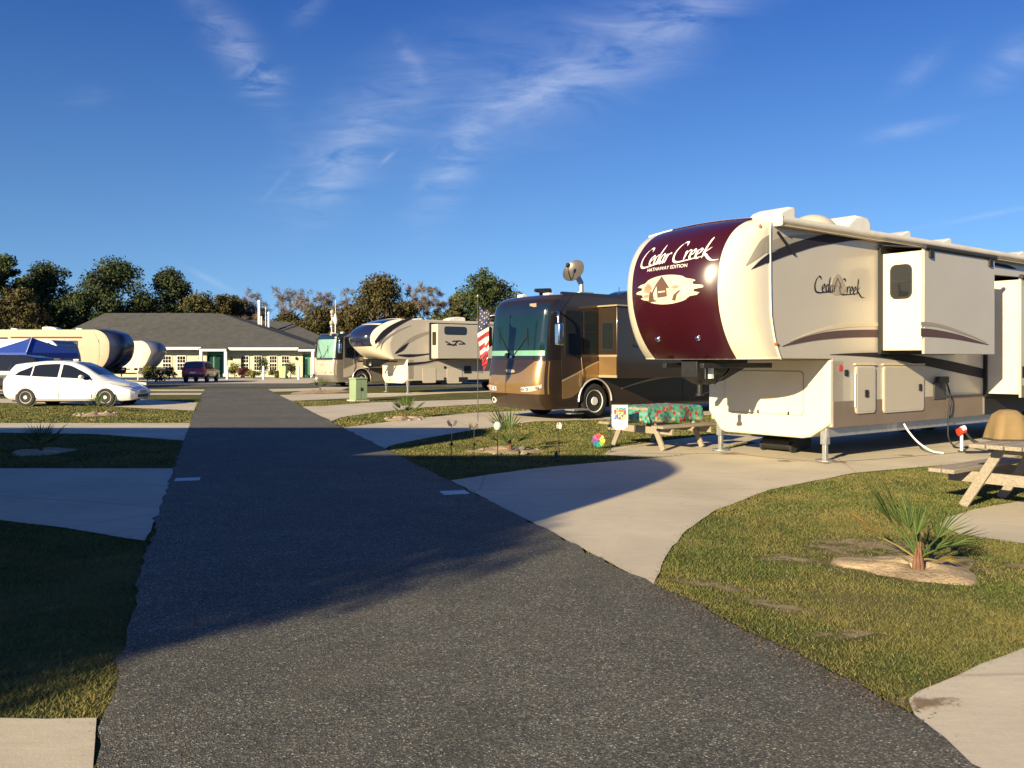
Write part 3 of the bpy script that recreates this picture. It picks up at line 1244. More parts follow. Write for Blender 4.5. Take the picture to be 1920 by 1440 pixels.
def side_window(parent, x0, x1, z0, z1, y, out=-1, r=.1, frame=.035, name='window', split=True):
    m = MB().prism(rrect(x0, x1, z0, z1, r), y, y + out * .02, 'y').build(name, MATS['black'], parent)
    pm = MB().prism(rrect(x0 + frame, x1 - frame, z0 + frame, z1 - frame, max(.02, r - frame * .5)), y + out * .018, y + out * .023, 'y').build('pane', MATS['shade_glass'], m)
    if split:
        zc = (z0 + z1) / 2
        MB().box(x0 + frame, x1 - frame, min(y + out * .02, y + out * .03), max(y + out * .02, y + out * .03), zc - .015, zc + .015).build('sash_bar', MATS['black'], m)
    return m


# ---------------------------------------------------------------- the big trailer on the right
def big_trailer():
    W, L, zo, zt, zs = 2.44, 10.4, 1.655, 3.70, .56
    root = thing('fifth_wheel_trailer', 'large tan trailer with a maroon nose lettered Cedar Creek, raised on jacks at the right', 'trailer', (F1.ox, F1.oy, 0), TH, 'trailers with raised noses')
    prof = [(1.655, 2.10), (1.85, 2.30), (2.15, 2.50), (2.55, 2.63), (2.95, 2.62), (3.25, 2.50), (3.5, 2.25), (3.66, 1.92), (3.74, 1.55), (3.755, 1.3), (3.757, 1.05)]
    seam = [(1.655, 1.36), (1.9, 1.50), (2.3, 1.60), (2.8, 1.62), (3.76, 1.62)]
    cap = Cap(W, prof, seam, 2.7, .07)
    S = F1.side
    body = trailer_body(root, W, L, zo, zt, zs, cap, MATS['tan_wall'])
    # nose
    fc = cap.shell('front_cap', MATS['cream_gelcoat'], root, nu=44, nv=44)
    kk = [0, .12, .3, .5, .7, .85, 1]
    edge = [1.78, 1.80, 1.82, 1.84, 1.86, 1.82, 1.70]       # half width of the maroon panel, by height

    FAR = .75

    def hw(k):
        return np.interp(k, kk, edge) / W
    pan = cap.shell('front_panel', MATS['maroon'], fc, k0=0.004, k1=.90, off=.006, nu=30, nv=40,
                    tl=lambda k: -hw(k), tr=lambda k: hw(k) * FAR)
    # underside of the nose
    bot = [cap.raw(math.sin(math.pi / 2 * u), 0) for u in np.linspace(-1, 1, 25)]
    link_mesh('underside', [(0, 0, zo)] + [(b.x, b.y, zo + .002) for b in bot] + [(0, W, zo)], [tuple(range(27))], MATS['dark_metal'], fc)
    # lower lip moulding
    MB().tube([(b.x, b.y, zo + .012) for b in bot], .016, 6).build('lip_moulding', MATS['cream_gelcoat'], fc, smooth=60)
    # lettering on the maroon panel
    V, Fc, wd = script_word('Cedar Creek', .105, 32)
    y_l, y_r, zb, sc = 1.72, .20, 3.08, .27
    sx = (y_l - y_r) / (wd + .75)
    VV = [(y_l - u * sx, zb + v * sc + .05 * (u / wd)) for u, v in V]
    cap.patch('lettering', VV, Fc, MATS['white_paint'], fc, .011)
    V, Fc = font_mesh('HATHAWAY EDITION', .072)
    VV = [(1.14 - u * 1.1, 3.0 + v + .02 * u) for u, v in V]
    cap.patch('small_lettering', VV, Fc, MATS['white_paint'], fc, .011)
    # emblem: a brushed cream oval with a little mill house, path and tree in brown
    e0, e1 = (1.12, 2.70)
    out = []
    br = random.Random(3)
    for k in range(72):
        a = 2 * math.pi * k / 72
        rr = 1.0
        ca, sa = math.cos(a), math.sin(a)
        if abs(ca) > .6:
            rr *= 1 + (.16 if (k % 6) < 3 else -.10) * (abs(ca) - .5) * 2 * br.uniform(.7, 1.1)
        out.append((e0 - .56 * rr * ca, e1 + .215 * sa * (1 if abs(ca) < .6 else .95)))
    em = cap.patch('emblem', *fan(out), mat('emblem_cream', (.66, .56, .40), .4, var=.22, scale=9), fc, .011)
    hb = mat('emblem_brown', (.12, .06, .045), .5, var=.2)
    hl = mat('emblem_tan', (.36, .24, .16), .5, var=.3, scale=14)

    def ep(poly, m, off=.016):
        cap.patch('emblem_drawing', *fan([(e0 - a, e1 + b) for a, b in poly]), m, fc, off)
    ep([(-.30, -.06), (-.19, .09), (-.08, .205), (.01, .11), (.08, .02), (.05, .02), (-.08, .165), (-.18, .06), (-.27, -.07)], hb)      # roof line
    ep([(-.17, .055), (.02, .06), (.03, -.10), (-.16, -.11)], hb)                # open front
    ep([(-.14, -.02), (0, -.015), (.0, -.035), (-.14, -.04)], MATS['emblem_cream'], .019)
    ep([(-.32, -.02), (-.25, -.02), (-.24, -.13), (-.17, -.16), (-.36, -.17)], hb)
    ep([(-.44, .05), (-.38, .12), (-.31, .10), (-.27, .04), (-.30, -.02), (-.38, -.03), (-.44, -.01)], hl, .014)
    ep([(.12, -.16), (.16, -.08), (.24, -.03), (.30, -.02), (.22, -.08), (.18, -.17)], hb)
    ep([(.10, .03), (.20, .06), (.27, .03), (.18, .0)], hl, .014)
    ep([(-.46, -.06), (-.34, -.05), (-.36, -.10), (-.46, -.09)], hl, .014)
    # clearance lamps low on the nose and on the corners
    for y in (1.50, .72):
        p = cap.yz(y, 1.97, .0)
        MB().sphere((p.x - .01, p.y, p.z), .045, .05, .045, 12, 8).build('clearance_lamp', MATS['chrome'], fc, smooth=80)
    p = cap.sxz(1.80, 3.60, .0)
    MB().sphere(tuple(p), .03, .025, .035, 10, 6).build('marker_lamp', MATS['amber'], fc, smooth=80)
    # seam trim between nose and wall
    MB().tube([(-float(cap.seam(z)), -.006, z) for z in np.linspace(zo, zt - .02, 20)], .014, 6).build('seam_trim', MATS['cream_gelcoat'], root, smooth=60)
    MB().tube([(-float(cap.seam(z)) + .02, -.003, z) for z in np.linspace(zo, 3.0, 16)], .006, 5).build('seam_gasket', MATS['grey_stripe'], root)

    # graphics: on the nose side (follow the moulding) ...
    def nose_band(nm, top, bot_, m, off):
        """top / bot lists of (s, z) with s metres in front of the lower corner"""
        n = 22
        T = [np.array(p) for p in catmull(top, 8)]
        B = [np.array(p) for p in catmull(bot_, 8)]
        V, Fc = [], []
        for j in range(n + 1):
            a = T[int(round(j / n * (len(T) - 1)))]
            b = B[int(round(j / n * (len(B) - 1)))]
            for q in (0, .5, 1):
                c = a + (b - a) * q
                V.append(cap.sxz(c[0], c[1], off))
        for j in range(n):
            for q in range(2):
                Fc.append((j * 3 + q, (j + 1) * 3 + q, (j + 1) * 3 + q + 1, j * 3 + q + 1))
        link_mesh(nm, V, Fc, m, fc)
    nose_band('stripe', [(1.625, 3.23), (1.85, 3.10), (2.02, 2.96)], [(1.625, 3.10), (1.85, 3.02), (2.02, 2.955)], MATS['navy_stripe'], .007)
    nose_band('stripe', [(1.625, 3.50), (1.85, 3.37), (2.10, 3.02)], [(1.625, 3.28), (1.85, 3.15), (2.10, 3.0)], MATS['grey_stripe'], .0055)
    # ... and on the wall
    P = lambda L_: [S(a, b) for a, b in L_]
    decal('stripe', band(P([(1437, 479), (1470, 463), (1500, 452), (1530, 443), (1560, 438), (1600, 438), (1640, 443), (1664, 447)]), P([(1437, 494), (1470, 481), (1500, 471), (1530, 462), (1560, 457), (1600, 451), (1640, 449), (1664, 448)])), -.004, MATS['navy_stripe'], root)
    decal('stripe', band(P([(1437, 456), (1460, 446), (1490, 441), (1530, 440), (1552, 440)]), P([(1437, 474), (1460, 466), (1490, 454), (1530, 443), (1552, 440.5)])), -.003, MATS['grey_stripe'], root)
    decal('stripe', band(P([(1466, 649), (1500, 635), (1530, 626), (1560, 621), (1600, 618.5), (1646, 618)]), P([(1466, 649.6), (1500, 643), (1530, 638), (1560, 635), (1600, 632.5), (1646, 632)])), -.004, MATS['brown_stripe'], root)
    decal('stripe', band(P([(1480, 640), (1510, 627), (1540, 616), (1570, 609), (1600, 606.5), (1646, 605)]), P([(1480, 640.4), (1510, 630), (1540, 621), (1570, 616), (1600, 613), (1646, 612)])), -.003, MATS['pale_stripe'], root)
    decal('stripe', band(P([(1556, 664.6), (1600, 662), (1650, 661), (1700, 664), (1750, 671), (1800, 681), (1850, 693)]), P([(1556, 665.2), (1600, 667), (1650, 671), (1700, 679), (1750, 689), (1800, 700), (1850, 711)])), -.003, MATS['navy_stripe'], root)
    decal('stripe', band(P([(1862, 492), (1890, 497), (1905, 504)]), P([(1862, 497), (1890, 503), (1905, 505)])), -.003, MATS['navy_stripe'], root)
    # wall lettering with a small house behind it
    V, Fc, wd = script_word('Cedar Creek', .12, 35)
    (xa, za), (xb, zb2) = S(1527, 553), S(1622, 560)
    sx = (xb - xa) / (wd + .35)
    link_mesh('lettering', [(xa + u * sx, -.006, 2.715 + v * .235) for u, v in V], Fc, MATS['navy_stripe'], root)
    xm = xa + (xb - xa) * .45
    g2 = mat('logo_grey', (.36, .31, .25), .5, var=.25, scale=20)
    decal('emblem', smooth_poly([(xm - .22, 2.74), (xm - .16, 2.92), (xm - .02, 3.02), (xm + .12, 2.95), (xm + .22, 2.78), (xm + .1, 2.70), (xm - .1, 2.68)]), -.002, g2, root)
    decal('emblem', [(xm - .13, 2.80), (xm - .02, 2.97), (xm + .10, 2.80), (xm + .08, 2.80), (xm - .02, 2.94), (xm - .11, 2.80)], -.004, MATS['brown_stripe'], root)
    # small lamps and stickers
    x, z = S(1450, 645)
    MB().sphere((x + .06, -.01, z), .05, .02, .03, 10, 6).build('marker_lamp', MATS['amber'], root, smooth=80)
    x, z = S(1576, 690)
    decal('sticker', rrect(x - .05, x + .05, z - .05, z + .05, .02), -.003, MATS['red_plastic'], root)
    x, z = S(1586, 699)
    MB().prism(rrect(x - .045, x + .045, z - .05, z + .05, .015), -.02, 0, 'y').build('socket', MATS['black'], root)
    # lower brown band and sill
    MB().box(.03, 5.20, -.008, .0, zs + .0, .975).build('lower_band', MATS['brown_band'], root)
    MB().box(5.3, L - .02, -.010, .0, zs, 1.0).build('slide_shade_panel', MATS['black'], root)  # black panel painting in the shade under the rear slide-out
    MB().box(.05, L, .10, .22, zs - .16, zs).build('chassis_rail', MATS['galvanised'], root)
    MB().box(.15, L, .22, 2.3, zs - .10, zs - .004).build('underbelly', MATS['black'], root)
    # front wall of the lower body
    fs = front_skirt(root, W, zo, zs, MATS['cream_gelcoat'], .26, .20)
    y0, z0 = F1.front(1510, 690)
    y1, z1 = F1.front(1378, 783)
    for q, (w_, m_) in enumerate(((0.012, MATS['grey_stripe']), (0, MATS['cream_gelcoat']))):
        pl = rrect(y0 - w_, 2.06 + w_, .74 - w_, 1.45 + w_, .07)
        MB().prism(pl, -.066 - q * .006, -.05, 'x').build('front_hatch' if q else 'hatch_seal', m_, fs)
    for y in (.75, 1.35):
        MB().box(-.09, -.07, y - .012, y + .012, .73, .79).build('hatch_catch', MATS['dark_metal'], fs)
    # compartment doors
    for (pa, pb, ya, yb, lx, lz) in ((1602, 1639, 686, 775, .5, .42), (1654, 1730, 686, 772, .88, .52)):
        x0, _ = S(pa, 700)
        x1, _ = S(pb, 700)
        z1_, z0_ = S((pa + pb) / 2, ya)[1], S((pa + pb) / 2, yb)[1]
        d = MB().prism(rrect(x0, x1, z0_, z1_, .07), -.030, .0, 'y').build('compartment_door', MATS['door_tan'], root, bevel=.008)
        MB().prism(rrect(x0 + .03, x1 - .03, z0_ + .03, z1_ - .03, .05), -.034, -.03, 'y').build('door_panel', MATS['tan_wall'], d)
        xc, zc = x0 + (x1 - x0) * lx, z0_ + (z1_ - z0_) * lz
        MB().prism(rrect(xc - .045, xc + .045, zc - .06, zc + .06, .015), -.052, -.03, 'y').build('latch', MATS['black'], d)
        MB().prism(rrect(x0 - .02, x1 + .02, z1_ + .012, z1_ + .04, .012), -.036, 0, 'y').build('drip_rail', MATS['pale_stripe'], d)
    x0, _ = S(1602, 700)
    MB().cyl((x0 - .03, -.03, .87), (x0 - .03, -.03, 1.42), .012).build('hinge', MATS['white_paint'], root)
    # docking panel with cords
    xa, _ = S(1749, 720)
    xb, _ = S(1771, 720)
    zA, zB = S(1760, 748)[1], S(1760, 716)[1]
    dk = MB().box(xa, xb, -.03, 0, zA, zB).build('docking_panel', mat('panel_dark', (.05, .048, .045), .5), root, bevel=.006)
    MB().box(xa + .04, xb - .02, -.10, -.028, zB - .02, zB + .10).build('panel_lid', MATS['black'], dk, bevel=.01)
    xc = xb - .05
    MB().tube(catmull([(xc, -.06, zB), (xc + .06, -.10, zB - .25), (xc + .03, -.09, .8), (xc - .02, -.10, .45), (xc - .04, -.12, .2), (xc + .1, -.2, .03), (xc + .5, -.3, .025)], 6), .014).build('power_cord', MATS['black'], dk, smooth=60)
    MB().tube(catmull([(xc + .16, -.02, zB - .15), (xc + .22, -.06, .9), (xc + .16, -.06, .62), (xc + .14, .0, .5)], 6), .011).build('water_line', MATS['dark_metal'], dk, smooth=60)
    # white drain hose to the ground
    hx, hz = S(1697, 797)
    MB().tube(catmull([(hx, .02, .52), (hx + .02, -.06, .38), (hx + .08, -.2, .2), (hx + .22, -.36, .06), (hx + .34, -.5, .03)], 6), .016).build('drain_hose', MATS['white_paint'], root, smooth=60)

    # ---- slide-out rooms
    def slide(x0, x1, z0, z1, e, win, nm='slide_out'):
        so = MB().box(x0, x1, -e, .3, z0, z1).build(nm, MATS['cream_gelcoat'], root, bevel=.012)
        so['label'] = 'pushed-out room with a pale end wall'
        fl = .035
        MB().box(x0 - fl, x1 + fl, -e - .025, -e + .02, z0 - .06, z1 + .03).build('outer_wall', MATS['tan_wall'], so, bevel=.008)
        # gasket round the opening
        g = MB()
        g.box(x0 - .075, x0 - .002, -.055, -.001, z0 - .06, z1 + .10)
        g.box(x1 + .002, x1 + .075, -.055, -.001, z0 - .06, z1 + .10)
        g.box(x0 - .002, x1 + .002, -.055, -.001, z0 - .06, z0 - .003)
        g.box(x0 - .002, x1 + .002, -.055, -.001, z1 + .003, z1 + .10)
        g.build('gasket', MATS['black'], so)
        # fabric topper over the slide
        tp = MB()
        tp.prism([(-e - .02, z1 + .045), (.0, z1 + .16), (.0, z1 + .15), (-e - .02, z1 + .033)], x0 - .06, x1 + .06, 'x')
        tp.cyl((x0 - .05, -e - .03, z1 + .05), (x1 + .05, -e - .03, z1 + .05), .045, n=12)
        tp.build('slide_topper', mat('topper_fabric', (.03, .028, .032), .8), so)
        for xx in (x0 + .10, x1 - .22):
            MB().box(xx, xx + .11, -e - .06, -e - .024, z1 - .12, z1 + .04).build('topper_bracket', MATS['black'], so)
        if win:
            ya, yb, za_, zb_ = win
            w = MB().prism(rrect(ya, yb, za_, zb_, .10), x0 - .022, x0 + .0, 'x').build('window', MATS['black'], so)
            MB().prism(rrect(ya + .035, yb - .035, za_ + .035, zb_ - .035, .07), x0 - .025, x0 - .02, 'x').build('pane', MATS['shade_glass'], w)
            MB().box(x0 - .034, x0 - .02, ya + .03, yb - .03, (za_ + zb_) / 2 - .015, (za_ + zb_) / 2 + .015).build('sash_bar', MATS['black'], w)
        return so
    s1 = slide(1.44, 3.90, 1.80, 3.43, .75, (-.555, -.185, 2.66, 3.23))
    yo = -.75 - .03
    S1 = lambda a, b: F1.side(a, b, yo)
    decal('stripe', band([S1(*p) for p in ((1727, 615), (1750, 617.5), (1775, 622), (1800, 628), (1825, 636), (1854, 646))], [S1(*p) for p in ((1727, 631), (1750, 632), (1775, 634), (1800, 637.5), (1825, 642), (1854, 647))]), yo + .003, MATS['brown_stripe'], s1)
    decal('stripe', band([S1(*p) for p in ((1727, 603), (1750, 605), (1775, 611), (1800, 620), (1825, 630), (1850, 642))], [S1(*p) for p in ((1727, 611), (1750, 612), (1775, 617), (1800, 625), (1825, 633), (1850, 643))]), yo + .003, MATS['grey_stripe'], s1)
    s2 = slide(5.32, 9.2, .98, 3.18, .65, None)
    decal('stripe', [(5.33, 1.30), (5.33, 1.52), (7, 1.42), (8.9, 1.34), (8.9, 1.25)], -.65 - .028, MATS['navy_stripe'], s2)
    MB().box(5.29, 9.23, -.685, -.67, .93, 1.15).build('lower_band', MATS['brown_band'], s2)

    # awning roller along the roof edge
    aw = MB()
    aw.cyl((-1.52, -.08, 3.715), (9.6, -.08, 3.75), .068, n=16)
    aw.box(-1.52, 9.6, -.03, .0, 3.66, 3.77)
    a_o = aw.build('awning', mat('awning_vinyl', (.66, .60, .50), .5, var=.1), root, smooth=40)
    MB().box(-1.50, 9.6, -.13, -.03, 3.63, 3.642).build('awning_shade_bar', MATS['pale_stripe'], a_o)
    MB().obox((-1.50, -.05, 3.54), (-1.02, -.012, 3.24), .03, .03).build('awning_arm', MATS['black'], a_o)
    MB().box(-1.55, -1.49, -.15, -.0, 3.62, 3.79).build('awning_bracket', MATS['white_paint'], a_o, bevel=.02)
    # roof fittings
    mb = MB().prism([(-.98, 3.74), (-.45, 3.74), (-.45, 4.08), (-.62, 4.07), (-.80, 4.00), (-.95, 3.86)], .35, .95, 'y')
    ac = mb.build('air_conditioner', MATS['white_plastic'], root, bevel=.04, seg=3)
    MB().box(-.448, -.442, .42, .88, 3.80, 4.04).build('grille', MATS['grey_stripe'], ac)
    MB().sphere((.42, .62, 3.72), .46, .42, .36, 20, 12).build('satellite_dome', mat('dome_grey', (.50, .45, .36), .5, var=.06), root, smooth=80)
    ac2 = air_conditioner(root, 1.22, .62, 3.69, .85, .7, .42)
    for x in (2.75, 4.3, 7.6):
        v = MB().prism([(x - .25, 3.70), (x + .25, 3.70), (x + .25, 4.0), (x + .17, 4.0), (x - .25, 3.86)], .28, .72, 'y').build('roof_vent', MATS['white_plastic'], root, bevel=.02)
    # hitch, jacks, wheels
    pin_box(root, -1.25, 1.22, zo)
    for y in (.16, 2.26):
        landing_jack(root, .06, y, zs - .02, MATS['galvanised'])
    for y, f in ((.16, -1), (2.28, 1)):
        for x in (6.6, 7.6):
            wheel(root, x, y, .38, .24, MATS['alloy'], MATS['rubber'], 8, f)
    return root


big_trailer()

# ---------------------------------------------------------------- motor coaches
mat('bronze_gold', (.33, .20, .085), .30, .55, .8, var=.05, scale=.8)
mat('bronze_dark', (.055, .035, .022), .28, .45, .8, var=.08, scale=.8)
mat('coach_black', (.016, .013, .012), .2, .1, .8, var=.05)
mat('coach_trim', (.46, .36, .22), .35, .3, .4, var=.05)
mat('windscreen', (.006, .022, .027), .05, 0, .35, var=.25, scale=.6)
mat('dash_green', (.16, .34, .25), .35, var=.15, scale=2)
mat('lamp_glass', (.55, .56, .55), .08, .3, .8, var=.1)
mat('tooth_grey', (.20, .17, .14), .35, .2, .5, var=.06)


class Nose(Cap):
    """upright coach front"""
    pass


def motor_coach(fr, label, group, L, zt, cols, far=False):
    """cols: upper, middle, lower paint"""
    W, zb = 2.55, .30
    root = thing('motor_coach', label, 'motorhome', (fr.ox, fr.oy, 0), fr.th, group)
    up, mid, low, trim = cols
    prof = [(zb, .55), (.55, .72), (.95, .78), (1.35, .74), (1.70, .66), (2.2, .62), (2.8, .55), (3.16, .46), (zt - .05, .18), (zt, -.25)]
    seam = [(zb, -.05), (1.6, -.02), (3.0, -.06), (zt, -.45)]
    cap = Cap(W, prof, seam, 4.2, .03)
    x0 = -.02
    wx, wr = 1.28, .49                       # front axle
    pol = [(.05, zb), (wx - .62, zb)]
    for k in range(13):
        a = math.pi - math.pi * k / 12
        pol.append((wx + .60 * math.cos(a), max(zb, wr + .60 * math.sin(a))))
    pol += [(wx + .62, zb), (L - 3.4, zb)]
    for k in range(13):
        a = math.pi - math.pi * k / 12
        pol.append((L - 2.8 + .60 * math.cos(a), max(zb, wr + .60 * math.sin(a))))
    pol += [(L - 2.2, zb), (L, zb + .05), (L + .1, 1.2), (L, zt), (.46, zt), (.06, 3.0), (.03, 1.6)]
    MB().prism(pol, 0, W, 'y').build('body', up, root, bevel=.03)
    fc = cap.shell('front_cap', up, root, nu=40, nv=44)
    kz = cap.kz
    # painted bands of the nose
    cap.shell('nose_panel', mid, fc, -.985, .985, kz(.72), kz(1.60), .004, 44, 14)
    cap.shell('bumper', low, fc, -.99, .99, .002, kz(.70), .004, 44, 10)
    w0, w1, ww = 1.74, 3.14, .95
    cap.shell('windscreen_frame', MATS['coach_black'], fc, -ww - .05, ww + .05, kz(w0 - .10), kz(w1 + .12), .005, 40, 14)
    ws = cap.shell('windscreen', mat('pale_screen', (.20, .36, .28), .25, coat=.5, var=.15) if far else MATS['windscreen'], fc, -ww, ww, kz(w0), kz(w1), .011, 40, 16)
    cap.shell('dashboard_strip', MATS['dash_green'], ws, -ww + .02, ww - .03, kz(w0 + .01), kz(w0 + .15), .015, 30, 3)
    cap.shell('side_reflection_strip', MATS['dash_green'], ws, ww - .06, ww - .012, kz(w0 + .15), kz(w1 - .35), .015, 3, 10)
    cap.shell('sun_visor_band', mat('tint_band', (.008, .016, .03), .08, 0, .6, var=.1), ws, -ww + .01, ww - .01, kz(w1 - .3), kz(w1), .014, 30, 4)
    # marque plate at the top of the screen, wipers, nose badge
    p0 = cap.yz(.55, 3.10, .016)
    MB().box(p0.x - .012, p0.x + .004, p0.y - .14, p0.y + .14, p0.z - .05, p0.z + .05).build('top_plate', MATS['coach_trim'], fc)
    wp = MB()
    c0 = cap.yz(1.25, w0 - .03, .03)
    for (ya, za, yb, zb_) in ((1.30, w0 - .02, 1.9, w0 + .62), (1.20, w0 - .02, .62, w0 + .55)):
        a, b = cap.yz(ya, za, .035), cap.yz(yb, zb_, .035)
        wp.obox(a, b, .018, .018)
        wp.obox(b + Vector((-.01, -.03, -.3)), b + Vector((-.01, .03, .22)), .014, .022)
    wp.sphere(tuple(c0 + Vector((0, .22, .05))), .06, .09, .07, 10, 6)
    wp.build('wiper', MATS['black'], fc)
    MB().sphere(tuple(c0 + Vector((-.02, -.0, .02))), .05, .05, .05, 10, 6).build('wiper_motor_cap', MATS['chrome'], fc, smooth=80)
    V, Fc = fan([(1.02, 1.30), (1.06, 1.36), (1.34, 1.38), (1.46, 1.36), (1.40, 1.30), (1.2, 1.28)])
    cap.patch('nose_badge', V, Fc, MATS['coach_trim'], fc, .012)
    # dark scallops on the nose
    if not far:
        V, Fc = fan(band([(.30, 1.63), (.8, 1.63), (1.4, 1.63), (2.0, 1.63), (2.35, 1.62)], [(.32, 1.60), (.8, 1.30), (1.4, 1.22), (2.0, 1.22), (2.35, 1.18)]))
        cap.patch('nose_scallop', V, Fc, low, fc, .008)
    # headlamps: long clear clusters sweeping round the corners, amber at the ends
    for s in (-1, 1):
        V, Fc = fan(band([(1.275 + s * .55, .90), (1.275 + s * .8, .92), (1.275 + s * 1.05, .95), (1.275 + s * 1.18, .99)], [(1.275 + s * .55, .78), (1.275 + s * .8, .78), (1.275 + s * 1.05, .82), (1.275 + s * 1.18, .90)]))
        h = cap.patch('headlamp', V, Fc, MATS['lamp_glass'], fc, .016)
        p = cap.yz(1.275 + s * 1.08, .89, .015)
        MB().sphere(tuple(p), .03, .07, .035, 12, 6).build('turn_lamp', MATS['amber'], h, smooth=80)
        for q in (.62, .78):
            p = cap.yz(1.275 + s * q, .845, .0)
            MB().sphere(tuple(p), .05, .05, .045, 12, 6).build('lamp_bowl', MATS['chrome'], h, smooth=80)
    p = cap.yz(2.05, .52, .01)
    MB().lathe([(.0, -.02), (.075, -.02), (.095, 0), (.095, .02)], tuple(p), 'x', 18).build('round_badge', MATS['white_plastic'], fc, smooth=40)
    MB().lathe([(.0, -.026), (.05, -.026), (.05, 0)], tuple(p), 'x', 14).build('badge_centre', MATS['dark_metal'], fc)
    # side paint: swooping bands
    S = lambda pts: [(a, b) for a, b in pts]
    decal('side_band', band([(.06, 1.05), (.6, 1.25), (1.35, 1.55), (2.4, 1.75), (3.6, 1.62), (5, 1.42), (7, 1.25)], [(.06, .58), (.5, .66), (1.2, 1.10), (2.4, 1.30), (3.6, 1.30), (5, 1.22), (7, 1.15)]), -.004, mid, root)
    decal('side_pinstripe', band([(.06, 1.09), (.6, 1.29), (1.35, 1.59), (2.4, 1.80), (3.6, 1.67), (5, 1.47), (7, 1.29)], [(.06, 1.05), (.6, 1.25), (1.35, 1.55), (2.4, 1.75), (3.6, 1.62), (5, 1.42), (7, 1.25)]), -.005, trim, root)
    decal('side_pinstripe', band([(2.3, .84), (3.6, 1.10), (5, 1.22), (7, 1.28), (9, 1.18)], [(2.3, .82), (3.6, 1.04), (5, 1.15), (7, 1.21), (9, 1.12)]), -.004, trim, root)
    decal('side_pinstripe', band([(5.2, .45), (6.5, .72), (8, .86), (10, .92)], [(5.2, .44), (6.5, .68), (8, .81), (10, .87)]), -.004, trim, root)
    # glass: entry side, with slide-out further back
    for (a, b, c, d) in ((.15, .78, 1.75, 3.0), (.84, 1.32, 1.8, 3.0)):
        side_window(root, a, b, c, d, 0, -1, .06, .03)
    MB().prism(rrect(.13, .80, .50, 3.02, .05), -.0025, .0, 'y').build('entry_door', up, root)
    so = MB().box(1.42, 4.6, -.72, .2, 1.14, 3.10).build('slide_out', up, root, bevel=.02)
    sw = MB().prism(rrect(-.62, -.12, 1.9, 2.7, .06), 1.40, 1.421, 'x').build('window', MATS['black'], so)
    MB().prism(rrect(-.58, -.16, 1.94, 2.66, .05), 1.396, 1.401, 'x').build('pane', MATS['shade_glass'], sw)
    MB().box(1.408, 1.424, -.70, -.02, 1.22, 1.72).build('slide_panel', mid, so)
    MB().box(1.402, 1.425, -.725, -.01, 1.72, 1.78).build('slide_stripe', trim, so)
    MB().box(1.402, 1.425, -.725, -.01, 1.15, 1.22).build('slide_stripe', trim, so)
    MB().box(1.36, 4.7, -.78, -.0, 3.11, 3.15).build('slide_topper', trim, so)
    side_window(so, 2.0, 3.9, 2.0, 2.75, -.72, -1, .08)
    side_window(root, 5.4, 7.0, 2.1, 2.8, 0, -1, .08)
    side_window(root, 8.2, 9.6, 2.1, 2.8, 0, -1, .08)
    for k in range(5):
        MB().prism(rrect(4.9 + k * .95, 5.78 + k * .95, .40, 1.04, .04), -.008, 0, 'y').build('bay_door', low, root)
    # mirrors
    for s, yy in ((-1, -.34), (1, W + .34)):
        arm = MB().tube(catmull([(-.12, yy - s * .30, 2.95), (-.32, yy - s * .05, 2.90), (-.36, yy, 2.62)], 5), .03).build('mirror_arm', MATS['chrome'] if s < 0 else MATS['coach_black'], root, smooth=60)
        hd = MB().box(-.42, -.24, yy - .11, yy + .11, 2.02, 2.62).build('mirror', MATS['chrome'] if s < 0 else MATS['coach_black'], root, bevel=.05, seg=3)
        MB().box(-.236, -.23, yy - .09, yy + .09, 2.06, 2.58).build('mirror_glass', MATS['shade_glass'], hd)
    # wheels with arches
    for yy, f in ((.17, -1), (W - .17, 1)):
        for x in (wx, L - 2.8):
            wheel(root, x, yy, wr, .30, MATS['rim_silver'], MATS['rubber'], 10, f, .11)
    for x in (wx, L - 2.8):
        pts = [(x + .62 * math.cos(a), -.006, max(zb, wr + .62 * math.sin(a))) for a in np.linspace(math.pi, 0, 18)]
        MB().tube(pts, .028, 6).build('wheel_arch', MATS['alloy'], root, smooth=60)
    MB().box(.2, L - .2, .3, W - .3, .32, .6).build('chassis', MATS['black'], root)
    sp = MB().box(.18, .74, -.34, .04, .27, .31)
    sp.box(.22, .70, -.16, .02, .17, .20)
    sp.build('entry_step', MATS['galvanised'], root, bevel=.008)
    MB().tube([(.72, -.03, .9), (.74, -.06, 1.3), (.72, -.03, 1.7)], .014).build('grab_handle', MATS['chrome'], root)
    # roof things
    MB().box(.1, 11.5, .05, .12, zt, zt + .07).build('roof_rail', MATS['coach_black'], root)
    for x, y in ((.35, 2.1), (.55, 1.15)):
        MB().box(x, x + .2, y, y + .26, zt, zt + .13).build('roof_lamp', MATS['white_plastic'], root, bevel=.02)
    if not far:
        hm = MB()
        hm.cyl((.6, 1.55, zt + .08), (.6, 1.55, zt + .18), .05)
        hm.cyl((.3, 1.45, zt + .2), (.85, 1.45, zt + .2), .05, .09)
        hm.build('air_horn', MATS['dark_metal'], root)
        # satellite dish on its mast
        ms = MB()
        ms.prism(rrect(1.0, 1.6, .35, .85, .1), zt, zt + .13, 'z')
        ms.cyl((1.30, .6, zt + .1), (1.30, .6, zt + .42), .075, .06)
        ms.obox((1.30, .6, zt + .38), (1.16, .66, zt + .66), .1, .14)
        mo = ms.build('dish_mast', MATS['galvanised'], root, bevel=.01)
        ds = MB().lathe([(0, 0), (.12, .012), (.24, .045), (.31, .085), (.33, .10), (.32, .075), (.24, .02), (.12, -.02), (0, -.03)], (0, 0, 0), 'z', 28)
        dd = ds.build('satellite_dish', mat('dish_grey', (.12, .105, .085), .35, .3, .4, var=.1), root, smooth=60)
        # a dish that looks up, away from the lane
        nrm = (fr_dir(fr, Vector((-.55, -.70, .45)))).normalized()
